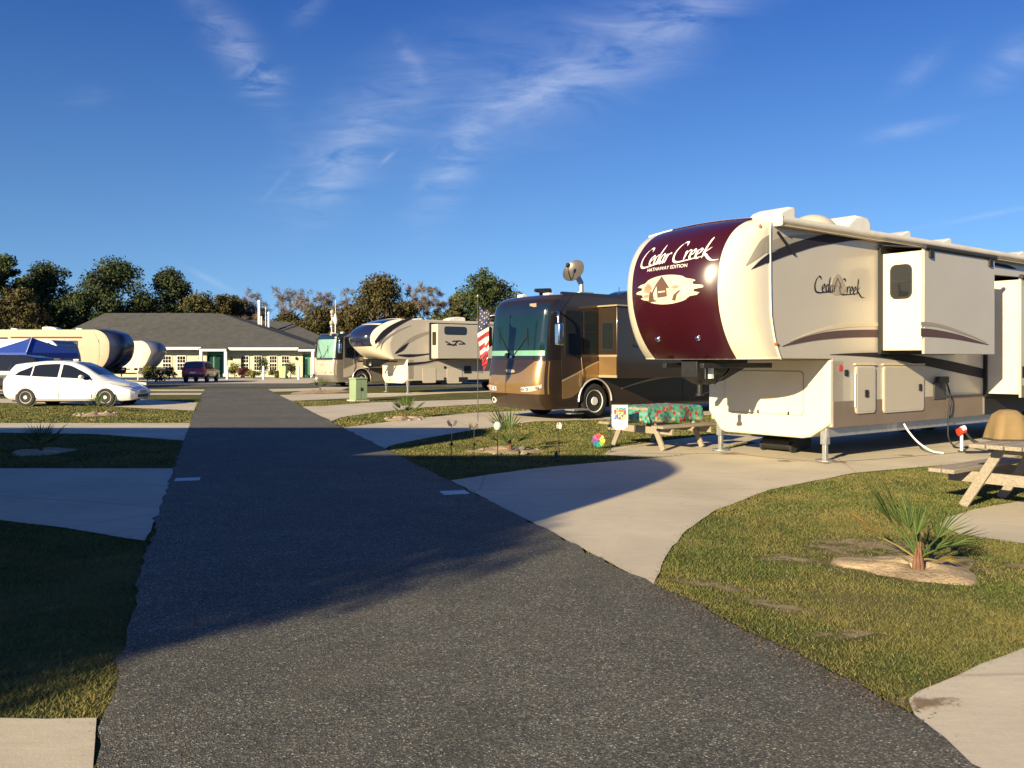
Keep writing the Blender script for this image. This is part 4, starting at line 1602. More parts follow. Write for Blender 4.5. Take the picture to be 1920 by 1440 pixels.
        loc_n = Vector((nrm.x * fr.a[0] + nrm.y * fr.a[1], nrm.x * fr.p[0] + nrm.y * fr.p[1], nrm.z))
        dd.rotation_euler = loc_n.to_track_quat('Z', 'Y').to_euler()
        dd.location = (1.12, .66, zt + .70)
        dd.scale = (1.05, 1.05, 1.05)
        fa = MB()
        fa.tube([(.0, -.3, .06), (.0, -.14, .30), (0, -.02, .36)], .016)
        fa.box(-.04, .04, -.06, .04, .33, .42)
        fo = fa.build('feed_arm', MATS['dark_metal'], dd)
        air_conditioner(root, 3.4, 1.0, zt, 1.1, .7, .3, MATS['coach_black'])
        air_conditioner(root, 7.4, 1.0, zt, 1.1, .7, .3, MATS['coach_black'])
        MB().cyl((2.7, .5, zt), (2.7, .5, zt + .35), .01).build('whip_aerial', MATS['black'], root)
    else:
        air_conditioner(root, 4.2, 1.0, zt, 1.1, .7, .3)
    return root


def fr_dir(fr, v):
    """bearing-style direction (right, away, up) as seen along +Y -> world"""
    return Vector((v.x, v.y, v.z))


motor_coach(F2, 'bronze and brown motor coach with a wide green-tinted windscreen and a roof satellite dish', 'motor coaches on the right', 12.2, 3.42, (MATS['bronze_dark'], MATS['bronze_gold'], MATS['bronze_dark'], MATS['coach_trim']))
motor_coach(F4, 'far grey and cream motor coach with a pale green windscreen beyond the green cabinet', 'motor coaches on the right', 11.0, 3.2, (MATS['tooth_grey'], mat('far_cream', (.42, .36, .29), .4, var=.06), mat('far_grey', (.16, .14, .13), .4, var=.1), MATS['coach_trim']), True)


# ---------------------------------------------------------------- more trailers
def simple_trailer(fr, label, group, W, L, zo, zt, zs, prof, seam, wall_m, nose_m, skirt_m, glass_panel=None, near=-1, slide=None, n=2.6, name='fifth_wheel_trailer', axle=6.0, details=True, x0=0.0):
    root = thing(name, label, 'trailer', (fr.ox, fr.oy, 0), fr.th, group)
    cap = Cap(W, prof, seam, n, .05)
    trailer_body(root, W, L, zo, zt, zs, cap, wall_m, x0=x0)
    fc = cap.shell('front_cap', nose_m, root, nu=32, nv=32)
    bot = [cap.raw(math.sin(math.pi / 2 * u), 0) for u in np.linspace(-1, 1, 21)]
    link_mesh('underside', [(x0, 0, zo)] + [(b.x, b.y, zo + .002) for b in bot] + [(x0, W, zo)], [tuple(range(23))], MATS['dark_metal'], fc)
    if glass_panel:
        k0, k1, t = glass_panel
        cap.shell('front_glass', mat('nose_glass', (.012, .016, .045), .12, 0, .8, var=.1), fc, -t, t, k0, k1, .01, 26, 20)
    front_skirt(root, W, zo, zs, skirt_m, .25, .14, x0=x0)
    pin_box(root, x0 - .95, W / 2, zo)
    for y in (.16, W - .16):
        landing_jack(root, x0 + .08, y, zs - .02, MATS['galvanised'])
    for y, f in ((.16, -1), (W - .16, 1)):
        for x in (axle, axle + .95):
            wheel(root, x, y, .37, .24, MATS['white_plastic'], MATS['rubber'], 8, f)
    MB().box(x0 + .1, L - .1, .2, W - .2, zs - .12, zs).build('underbelly', MATS['black'], root)
    air_conditioner(root, 3.2, W / 2 - .35, zt, 1.0, .7, .22)
    air_conditioner(root, 7.4, W / 2 - .35, zt, 1.0, .7, .22)
    for x in (1.2, 5.4):
        MB().prism([(x - .2, zt), (x + .2, zt), (x + .2, zt + .14), (x - .2, zt + .08)], W / 2 - .2, W / 2 + .2, 'y').build('roof_vent', MATS['white_plastic'], root, bevel=.015)
    y = 0 if near < 0 else W
    o = -1 if near < 0 else 1
    if slide:
        a, b, z0, z1, e = slide
        yy = sorted((y + o * e, y - o * .2))
        so = MB().box(a, b, yy[0], yy[1], z0, z1).build('slide_out', wall_m, root, bevel=.015)
        g = MB()
        ya, yb = sorted((y + o * .001, y + o * .05))
        g.box(a - .1, a - .003, ya, yb, z0 - .06, z1 + .08)
        g.box(b + .003, b + .1, ya, yb, z0 - .06, z1 + .08)
        g.box(a - .003, b + .003, ya, yb, z1 + .003, z1 + .08)
        g.build('gasket', MATS['black'], so)
    return root, cap, fc, y, o


def tan_trailer():
    prof = [(1.66, 1.0), (1.78, 1.35), (2.0, 1.75), (2.4, 2.2), (2.75, 2.30), (3.05, 2.08), (3.3, 1.62), (3.48, 1.05), (3.58, .5), (3.61, .1)]
    seam = [(1.66, .75), (2.0, .95), (2.4, 1.0), (3.0, .75), (3.61, .35)]
    root, cap, fc, y, o = simple_trailer(F3, 'tan and cream trailer with a raked dark blue nose window and swooping grey stripes', 'trailers with raised noses', 2.44, 11.5, 1.66, 3.60, .62, prof, seam,
                                         MATS['tan_wall'], MATS['cream_gelcoat'], MATS['cream_gelcoat'], (.30, .90, .80), -1, (F3.side(808, 640)[0], 6.4, 1.70, 3.38, .62), axle=6.4)
    S = F3.side
    P = lambda L_: [S(a, b) for a, b in L_]
    cap.shell('glass_divider', MATS['cream_gelcoat'], fc, -.78, .78, .655, .69, .016, 20, 2)
    # dark swoops behind the nose
    dk = MATS['navy_stripe']
    decal('stripe', band(P([(702, 640), (716, 622), (736, 608), (758, 599), (772, 597)]), P([(704, 646), (720, 632), (742, 615), (764, 602), (773, 598)])), -.004, dk, root)
    decal('stripe', band(P([(706, 650), (722, 634), (748, 618), (770, 610)]), P([(705, 655), (720, 640), (746, 622), (770, 611)])), -.004, MATS['grey_stripe'], root)
    decal('stripe', band(P([(738, 664), (752, 648), (772, 632), (795, 623), (809, 620)]), P([(742, 664), (760, 648), (780, 636), (798, 628), (809, 625)])), -.004, MATS['grey_stripe'], root)
    decal('stripe', band(P([(741, 661), (752, 651), (766, 642)]), P([(741, 664), (756, 657), (766, 644)])), -.005, dk, root)
    decal('stripe', band(P([(745, 665), (765, 664), (785, 664), (809, 662)]), P([(745, 667), (765, 670), (785, 668), (809, 664)])), -.004, dk, root)
    decal('lower_stripe', band(P([(765, 681), (795, 678), (825, 674), (860, 673), (905, 675)]), P([(765, 686), (795, 684), (825, 678), (858, 690), (905, 700)])), -.004, MATS['grey_stripe'], root)
    decal('lower_stripe', band(P([(764, 680), (795, 678), (825, 673.6), (860, 672)]), P([(764, 686), (795, 682), (825, 675.5), (860, 673)])), -.006, dk, root)
    V, Fc, wd = [], [], 1
    yo = -.62
    S1 = lambda a, b: F3.side(a, b, yo)
    # slide details: end-wall window, side window, scrawled lettering
    so = [c for c in root.children if c.name.startswith('slide_out')][0]
    (xa, za), (xb, zb) = S1(833, 627), S1(874, 613)
    side_window(so, xa, xb, za, zb, yo, -1, .12, .03, split=False)
    xs0 = F3.side(808, 640)[0]
    w = MB().prism(rrect(-.48, -.16, 2.35, 3.0, .06), xs0 - .022, xs0, 'x').build('window', MATS['black'], so)
    MB().prism(rrect(-.45, -.19, 2.39, 2.96, .05), xs0 - .027, xs0 - .022, 'x').build('pane', MATS['shade_glass'], w)
    lt = MB()
    for a, b in (((835, 640), (850, 648)), ((850, 648), (858, 640)), ((848, 640), (862, 639)), ((862, 639), (871, 644)), ((838, 646), (856, 647)), ((860, 645), (872, 645))):
        p, q = S1(*a), S1(*b)
        lt.obox((p[0], yo - .004, p[1]), (q[0], yo - .004, q[1]), .008, .06)
    lt.build('script_mark', dk, so)
    # baggage doors, vents
    for (a, b, c, d) in ((792, 817, 690, 718), (838, 866, 690, 719)):
        p, q = S(a, d), S(b, c)
        dd = MB().prism(rrect(p[0], q[0], p[1], q[1], .06), -.012, 0, 'y').build('compartment_door', MATS['door_tan'], root)
    for (px, py) in ((834, 689), (834, 710)):
        p = S(px, py)
        MB().cyl((p[0], -.02, p[1]), (p[0], 0, p[1]), .07).build('latch', MATS['black'], root)
    p, q = S(870, 700), S(883, 686)
    MB().box(p[0], q[0], -.02, 0, p[1], q[1]).build('docking_panel', MATS['black'], root)
    p, q = S(860, 716), S(876, 707)
    MB().box(p[0], q[0], -.02, 0, p[1], q[1]).build('vent', MATS['dark_metal'], root)


tan_trailer()

TL = math.pi                                     # left-hand sites: noses point to the lane
FL1 = Frame(-26.75, 56.5, TL)
FL2 = Frame(-29.6, 70.0, TL)
FL3 = Frame(-24.45, 48.5, TL)


def left_trailers():
    prof = [(1.12, 1.1), (1.35, 1.5), (1.75, 1.85), (2.3, 2.02), (2.8, 1.98), (3.2, 1.75), (3.42, 1.25), (3.52, .7), (3.55, .2)]
    seam = [(1.12, .45), (1.8, .62), (2.8, .6), (3.55, .2)]
    root, cap, fc, y, o = simple_trailer(FL1, 'long beige trailer on the left with a dark blue rounded nose', 'trailers with raised noses', 2.44, 11.5, 1.12, 3.55, .6, prof, seam,
                                         mat('beige_wall', (.40, .31, .21), .4, coat=.2, var=.06), MATS['beige_wall'], MATS['cream_gelcoat'], None, 1, None, n=3.6, axle=6.6)
    bn = mat('blue_nose', (.014, .017, .042), .3, 0, .35, var=.25)
    cap.shell('nose_panel', bn, fc, -.985, .985, .02, .965, .01, 40, 24)
    MB().box(.4, 2.0, y + .004, y + .012, 1.12, 1.5).build('side_patch', MATS['brown_stripe'], root)
    # entry door, framed panel, stripes on the sunlit side
    side_window(root, .75, 1.45, .9, 2.85, y, o, .08, .05, 'entry_door', False)
    MB().prism(rrect(1.6, 5.0, 1.2, 2.95, .1), y, y + .02, 'y').build('side_panel', MATS['tan_wall'], root)
    MB().box(.5, 5.0, y + .004, y + .03, 3.0, 3.09).build('rain_gutter', MATS['brown_stripe'], root)
    decal('stripe', [(1.6, 1.95), (5, 1.7), (5, 1.58), (1.6, 1.85)], y + .024, mat('rust_stripe', (.34, .14, .06), .5), root)
    MB().box(5.2, 11.4, y, y + .012, 2.9, 3.06).build('side_band', MATS['brown_stripe'], root)
    side_window(root, 6.0, 7.6, 2.0, 2.7, y, o, .08)
    prof2 = [(1.0, .6), (1.35, 1.0), (1.9, 1.4), (2.3, 1.6), (2.7, 1.45), (2.95, 1.1), (3.1, .6), (3.14, .2)]
    seam2 = [(1.0, .25), (2.2, .5), (3.14, .1)]
    root, cap, fc, y, o = simple_trailer(FL2, 'white trailer with a blue grey nose peeking out behind the beige one', 'trailers with raised noses', 2.44, 9.5, 1.0, 3.12, .6, prof2, seam2,
                                         mat('white_wall', (.62, .55, .44), .4, var=.05), MATS['white_wall'], MATS['white_paint'], None, 1, None, axle=5.0)
    cap.shell('nose_panel', mat('bluegrey_nose', (.13, .14, .18), .4, 0, .3, var=.15), fc, -.95, .95, .05, .95, .01, 32, 20)
    # low white travel trailer behind the blue canopy
    root = thing('travel_trailer', 'low white travel trailer with a rounded shaded end behind the blue canopy', 'trailer', (FL3.ox, FL3.oy, 0), FL3.th)
    pr = [(0.0, .75), (-.02, 1.3), (.05, 1.9), (.22, 2.45), (.5, 2.68), (1.0, 2.74), (6.5, 2.74), (6.6, .5), (.4, .5)]
    MB().prism(pr, 0, 2.3, 'y').build('body', MATS['white_paint'], root, bevel=.05)
    MB().grid(lambda u, v: (pr[0][0] - .012 + np.interp(v, [0, .3, .6, .85, 1], [0, -.02, .05, .22, .48]), .12 + 2.06 * u, np.interp(v, [0, .3, .6, .85, 1], [.75, 1.3, 1.9, 2.45, 2.66]) + .012), 6, 16).build('end_shade_panel', MATS['bluegrey_nose'], root, smooth=60)  # blue-grey panel paints the shade on the white end
    side_window(root, 2.2, 3.6, 1.5, 2.1, 2.3, 1, .1)
    side_window(root, 1.2, 1.85, .7, 2.45, 2.3, 1, .1, .04, 'entry_door', False)
    for y, f in ((.14, -1), (2.16, 1)):
        for x in (3.4, 4.3):
            wheel(root, x, y, .34, .22, MATS['white_plastic'], MATS['rubber'], 6, f)
    hm = MB().obox((0.2, .9, .52), (-1.1, 1.15, .48), .08, .1)
    hm.obox((.2, 1.4, .52), (-1.1, 1.15, .48), .08, .1)
    hm.cyl((-1.0, 1.15, 0.02), (-1.0, 1.15, .9), .03)
    hm.build('drawbar', MATS['dark_metal'], root)
    # two trailers parked on the pads left of the camera; their shadows fall across the lane
    for (x, y0, nm, lab, hh) in ((-4.3, 4.1, 'fifth_wheel_trailer', 'white trailer on the nearest left pad, its shadow crossing the lane', 4.2), (-7.5, 9.7, 'fifth_wheel_trailer', 'beige trailer on the second left pad, its shadow lying over the far lane', 4.3)):
        fr = Frame(x - 1.7, y0, TL)
        pf = [(.75, 1.55), (1.2, 1.6), (2.2, 1.68), (2.7, 1.7), (3.2, 1.65), (3.7, 1.5), (hh - .08, 1.2), (hh, .8)]
        sm = [(.75, .85), (2.2, .9), (2.8, .9), (hh, .5)]
        simple_trailer(fr, lab, 'trailers parked left of the camera', 2.5, 11, .75, hh, .6, pf, sm, MATS['white_wall'] if x > -8 else MATS['beige_wall'], MATS['cream_gelcoat'], MATS['cream_gelcoat'], (.4, .85, .7), 1, None)


left_trailers()


# ---------------------------------------------------------------- cars
def car(name, label, cat, loc, rot, prof, belt, halfw, wheels, paint, group=None, spoke=5, glass_x=None, L=4.6, rear_glass=None, rim=None):
    """body lofted from stations: prof = [(x, z_low, z_belt, z_top, w_low, w_belt, w_top)]; x runs to the back of the car"""
    root = thing(name, label, cat, (loc[0], loc[1], 0), rot, group)
    st = np.array(prof, float)
    xs = np.concatenate([np.linspace(st[i, 0], st[i + 1, 0], 6, endpoint=False) for i in range(len(st) - 1)] + [[st[-1, 0]]])
    from_np = [np.interp(xs, st[:, 0], st[:, c]) for c in range(7)]
    # smooth the interpolated rails a little
    for c in range(1, 7):
        a = from_np[c].copy()
        for _ in range(2):
            a[1:-1] = .25 * a[:-2] + .5 * a[1:-1] + .25 * a[2:]
        from_np[c] = a

    def section(i):
        x, zl, zb, zt, wl, wb, wt = [from_np[c][i] for c in range(7)]
        zm = zl + (zb - zl) * .5
        return [(wl * .9, zl), (wl, zl + .08), (wl + (wb - wl) * .7 + .02, zm), (wb, zb - .04), (wb - .015, zb), (wt + .03, zt - .06), (wt - .04, zt - .012), (wt * .5, zt + .012), (0, zt + .018)]
    V, Fc = [], []
    rows = []
    for i in range(len(xs)):
        s = section(i)
        row = [(xs[i], -w, z) for w, z in s] + [(xs[i], w, z) for w, z in s[::-1][1:]]
        rows.append(row)
    m = len(rows[0])
    for r_ in rows:
        V += r_
    for i in range(len(rows) - 1):
        for k in range(m - 1):
            Fc.append((i * m + k, i * m + k + 1, (i + 1) * m + k + 1, (i + 1) * m + k))
        Fc.append((i * m + m - 1, i * m, (i + 1) * m, (i + 1) * m + m - 1))
    Fc.append(tuple(range(m)))
    Fc.append(tuple(range((len(rows) - 1) * m, len(rows) * m))[::-1])
    body = link_mesh('body', V, Fc, paint, root, smooth=38)

    def on(x, f, side, off=.006):
        """point on the greenhouse: f 0 at belt, 1 at roof edge"""
        vals = [np.interp(x, xs, from_np[c]) for c in range(7)]
        _, zl, zb, zt, wl, wb, wt = vals
        w = (wb - .015) + ((wt + .03) - (wb - .015)) * f
        return (x, side * (w + off), zb + (zt - .06 - zb) * f + off * .4)
    for side in (-1, 1):
        for (xa, xb, fa, fb) in glass_x:
            # window: lists of f at the front / back ends
            n = 12
            V, Fc = [], []
            for i in range(n + 1):
                x = xa + (xb - xa) * i / n
                lo = .06
                hi = np.interp(i / n, [0, .18, .8, 1], fa) if len(fa) == 4 else .9
                for q in (0, .5, 1):
                    V.append(on(x, lo + (hi - lo) * q, side))
            for i in range(n):
                for q in range(2):
                    Fc.append((i * 3 + q, i * 3 + 3 + q, i * 3 + 4 + q, i * 3 + 1 + q))
            link_mesh('window', V, Fc, MATS['shade_glass'], root, smooth=40)
    # windscreen and rear window: follow the top rail
    for nm, rg in (('windscreen', glass_x[0][3] if glass_x else None), ('rear_window', rear_glass)):
        if not rg:
            continue
        xa, xb = rg

        def fn(u, v):
            x = xa + (xb - xa) * u
            vals = [np.interp(x, xs, from_np[c]) for c in range(7)]
            w = vals[6] - .06
            yy = -w + 2 * w * v
            return (x, yy, vals[3] + .018 - .006 * (abs(yy) / w) * 2 + .010)
        MB().grid(fn, 8, 6).build(nm, MATS['shade_glass'], root, smooth=50)
    for (wx_, r_) in wheels:
        for side in (-1, 1):
            yy = side * (halfw - .10)
            # dark arch disc behind the wheel
            arch = MB().lathe([(0, 0), (r_ * 1.17, 0), (r_ * 1.17, -.05 * side)], (wx_, side * (halfw + .004), r_ * 1.02), 'y', 28).build('wheel_arch', MATS['black'], root)
            w = wheel(root, wx_, yy + side * .035, r_, .21, rim or MATS['alloy'], MATS['rubber'], spoke, side)
    return root, on, xs, from_np


def white_wagon():
    # x = 0 at the front bumper; the car points right, so it is turned half a turn about its nose
    x, y = G(281, 760)
    prof = [(0.0, .30, .52, .58, .60, .66, .50), (.12, .22, .58, .66, .74, .78, .62), (.45, .20, .70, .80, .84, .86, .70), (.95, .20, .82, .93, .86, .88, .72), (1.25, .19, .90, 1.06, .87, .885, .66),
            (1.75, .19, .95, 1.38, .87, .885, .60), (2.2, .19, .97, 1.55, .87, .885, .58), (2.7, .19, .99, 1.60, .87, .885, .58), (3.3, .19, 1.02, 1.59, .87, .885, .58), (3.9, .20, 1.06, 1.53, .87, .88, .58),
            (4.25, .24, 1.08, 1.49, .85, .87, .58), (4.42, .28, 1.04, 1.32, .80, .85, .58), (4.55, .34, .92, 1.02, .76, .80, .58), (4.62, .42, .80, .86, .66, .70, .5)]
    pw = mat('car_white', (.78, .78, .76), .22, coat=.7, var=.03)
    root, on, xs, fn = car('wagon', 'white hatchback wagon parked on the left pad, pointing at the lane', 'car', (x - .25, y - .9 + .9), math.pi, prof, 1, .87,
                           ((.93, .325), (3.71, .325)), pw, None, 7, rim=mat('rim_silver', (.70, .70, .68), .4, .15, var=.05), glass_x=
                           [(1.36, 2.52, [.02, .62, .90, .92], (1.28, 2.16)), (2.62, 3.52, [.92, .92, .88, .82], None), (3.57, 4.12, [.82, .72, .40, .1], None)], rear_glass=(4.05, 4.42))
    for s in (-1, 1):
        # headlamps, tail lamps, mirrors, door lines
        MB().grid(lambda u, v: (.18 + .62 * u, s * (.70 + .165 * u ** .5), .70 + .10 * u + .10 * v * (1 - u * .6)), 8, 3).build('headlamp', MATS['lamp_glass'], root, smooth=60)
        MB().box(4.40, 4.56, s * .70 - .10, s * .70 + .10, .82, 1.02).build('tail_lamp', MATS['red_plastic'], root, bevel=.03)
        MB().sphere((1.72, s * 1.0, 1.04), .09, .11, .075, 12, 8).build('wing_mirror', pw, root, smooth=80)
        dl = MB()
        for xx in (1.42, 2.56, 3.52):
            dl.box(xx - .004, xx + .004, s * .897 - .01, s * .897 + .004, .30, .98)
        dl.build('door_line', MATS['dark_metal'], root)
        for xx in (2.42, 3.40):
            MB().box(xx - .10, xx + .08, s * .905 - .015, s * .905 + .015, .83, .865).build('door_handle', pw, root, bevel=.008)
    for sd in (-1, 1):
        MB().box(1.3, 3.35, sd * .885 - .012, sd * .885 + .012, .20, .275).build('sill_trim', MATS['grey_stripe'], root, bevel=.006)
        MB().sphere((.16, sd * .62, .40), .05, .06, .05, 10, 6).build('fog_lamp', MATS['lamp_glass'], root, smooth=80)
        MB().box(.62, 1.24, sd * .892 - .006, sd * .892 + .003, .985, .992).build('bonnet_line', MATS['dark_metal'], root)
    MB().box(2.3, 2.5, -.02, .02, 1.615, 1.66).build('roof_aerial', pw, root, bevel=.01)
    MB().box(-.012, .10, -.42, .42, .30, .42).build('lower_grille', MATS['black'], root, bevel=.02)
    MB().box(-.02, .02, -.24, .24, .45, .54).build('front_plate', MATS['grey_stripe'], root)
    MB().box(.4, 4.3, -.7, .7, .16, .3).build('underbody', MATS['black'], root)


white_wagon()


def dark_pickup():
    x, y = G(36, 748)
    prof = [(0, .5, .95, 1.02, .85, .90, .8), (.25, .45, 1.0, 1.06, .92, .95, .8), (1.2, .42, 1.05, 1.12, .95, .97, .8), (1.55, .42, 1.12, 1.35, .95, .97, .75), (2.15, .42, 1.14, 1.80, .95, .97, .70),
            (3.0, .42, 1.15, 1.86, .95, .97, .70), (4.2, .42, 1.15, 1.84, .95, .97, .70), (4.9, .44, 1.15, 1.72, .95, .97, .72), (5.15, .5, 1.1, 1.3, .9, .95, .75), (5.25, .55, 1.0, 1.05, .85, .9, .75)]
    pk = mat('car_black', (.018, .018, .022), .2, coat=.7, var=.1)
    root, on, xs, fn = car('utility_truck', 'black sport utility truck half hidden behind the white wagon', 'truck', (x - 5.2, y + 2.5), 0, prof, 1, .95, ((1.0, .39), (4.2, .39)), pk, None, 6,
                           [(1.75, 2.7, [.1, .75, .92, .92], (1.6, 2.2)), (2.8, 3.8, [.92, .92, .92, .92], None), (3.9, 4.8, [.92, .92, .8, .5], None)], rear_glass=(4.92, 5.12))
    MB().box(5.15, 5.34, -.9, .9, .5, .72).build('rear_bumper', MATS['grey_stripe'], root, bevel=.04)
    for s in (-1, 1):
        MB().box(5.05, 5.22, s * .86 - .06, s * .86 + .06, .95, 1.35).build('tail_lamp', MATS['red_plastic'], root, bevel=.02)


dark_pickup()


def red_suv():
    x, y = G(349, 718)
    prof = [(0, .42, .85, .95, .80, .85, .72), (.3, .4, .95, 1.02, .88, .92, .76), (1.2, .38, 1.0, 1.1, .9, .93, .76), (1.6, .38, 1.05, 1.4, .9, .93, .7), (2.1, .38, 1.08, 1.68, .9, .93, .68), (3.2, .38, 1.08, 1.74, .9, .93, .68),
            (4.1, .40, 1.08, 1.70, .9, .93, .70), (4.45, .42, 1.05, 1.62, .9, .92, .72), (4.6, .5, 1.0, 1.1, .86, .9, .78), (4.68, .5, .9, .95, .84, .88, .74)]
    pr = mat('car_red', (.45, .018, .03), .3, coat=.7, var=.1)
    root, on, xs, fn = car('sport_utility', 'dark red sport utility parked nose-in before the building', 'car', (x, y + 4.6), R(-86), prof, 1, .9, ((.95, .36), (3.7, .36)), pr, None, 5,
                           [(1.7, 2.6, [.1, .8, .92, .92], (1.62, 2.1)), (2.7, 3.5, [.92] * 4, None), (3.6, 4.2, [.92, .92, .85, .7], None)], rear_glass=(4.42, 4.60))
    root.scale = (.88, .88, .88)
    MB().box(4.42, 4.475, -.62, .62, 1.15, 1.56).build('tailgate_glass', MATS['shade_glass'], root, bevel=.02)
    MB().box(4.6, 4.76, -.85, .85, .45, .68).build('rear_bumper', MATS['dark_metal'], root, bevel=.03)
    MB().box(4.70, 4.72, -.22, .22, .75, .88).build('number_plate', MATS['white_paint'], root)
    for s in (-1, 1):
        MB().box(4.5, 4.7, s * .78 - .09, s * .78 + .09, .95, 1.25).build('tail_lamp', MATS['red_plastic'], root, bevel=.02)


red_suv()


# ---------------------------------------------------------------- pop-up canopy
def canopy():
    zc, ze = 2.66, 2.0
    x, y = (-25.6, 45.5)
    root = thing('pop_up_canopy', 'bright blue pop-up canopy on white legs behind the white wagon', 'canopy', (x, y, 0), R(-22))
    h = 1.55
    V = [(-h, -h, ze), (h, -h, ze), (h, h, ze), (-h, h, ze), (0, 0, zc + .15), (-h, -h, ze - .28), (h, -h, ze - .28), (h, h, ze - .28), (-h, h, ze - .28)]
    Fc = [(0, 1, 4), (1, 2, 4), (2, 3, 4), (3, 0, 4), (0, 5, 6, 1), (1, 6, 7, 2), (2, 7, 8, 3), (3, 8, 5, 0)]
    o = link_mesh('canopy_top', V, Fc, mat('canopy_blue', (.02, .055, .30), .6, var=.1, scale=2), root)
    o.modifiers.new('t', 'SOLIDIFY').thickness = .02
    for sx in (-1, 1):
        for sy in (-1, 1):
            MB().box(sx * (h - .04) - .025, sx * (h - .04) + .025, sy * (h - .04) - .025, sy * (h - .04) + .025, 0, ze - .01).build('leg', MATS['white_paint'], root)
    MB().tube([(h, -h, ze + .03), (0, 0, zc + .18)], .02, 6).build('ridge_seam', MATS['white_paint'], root)


canopy()

# ================================================================ BUILDING
mat('wall_cream', (.48, .465, .35), .8, var=.08, scale=1.5)
mat('door_green', (.012, .16, .08), .4, coat=.2, var=.15)
mat('trim_white', (.74, .72, .66), .5, var=.05)
mat('soffit', (.30, .29, .25), .8, var=.05)


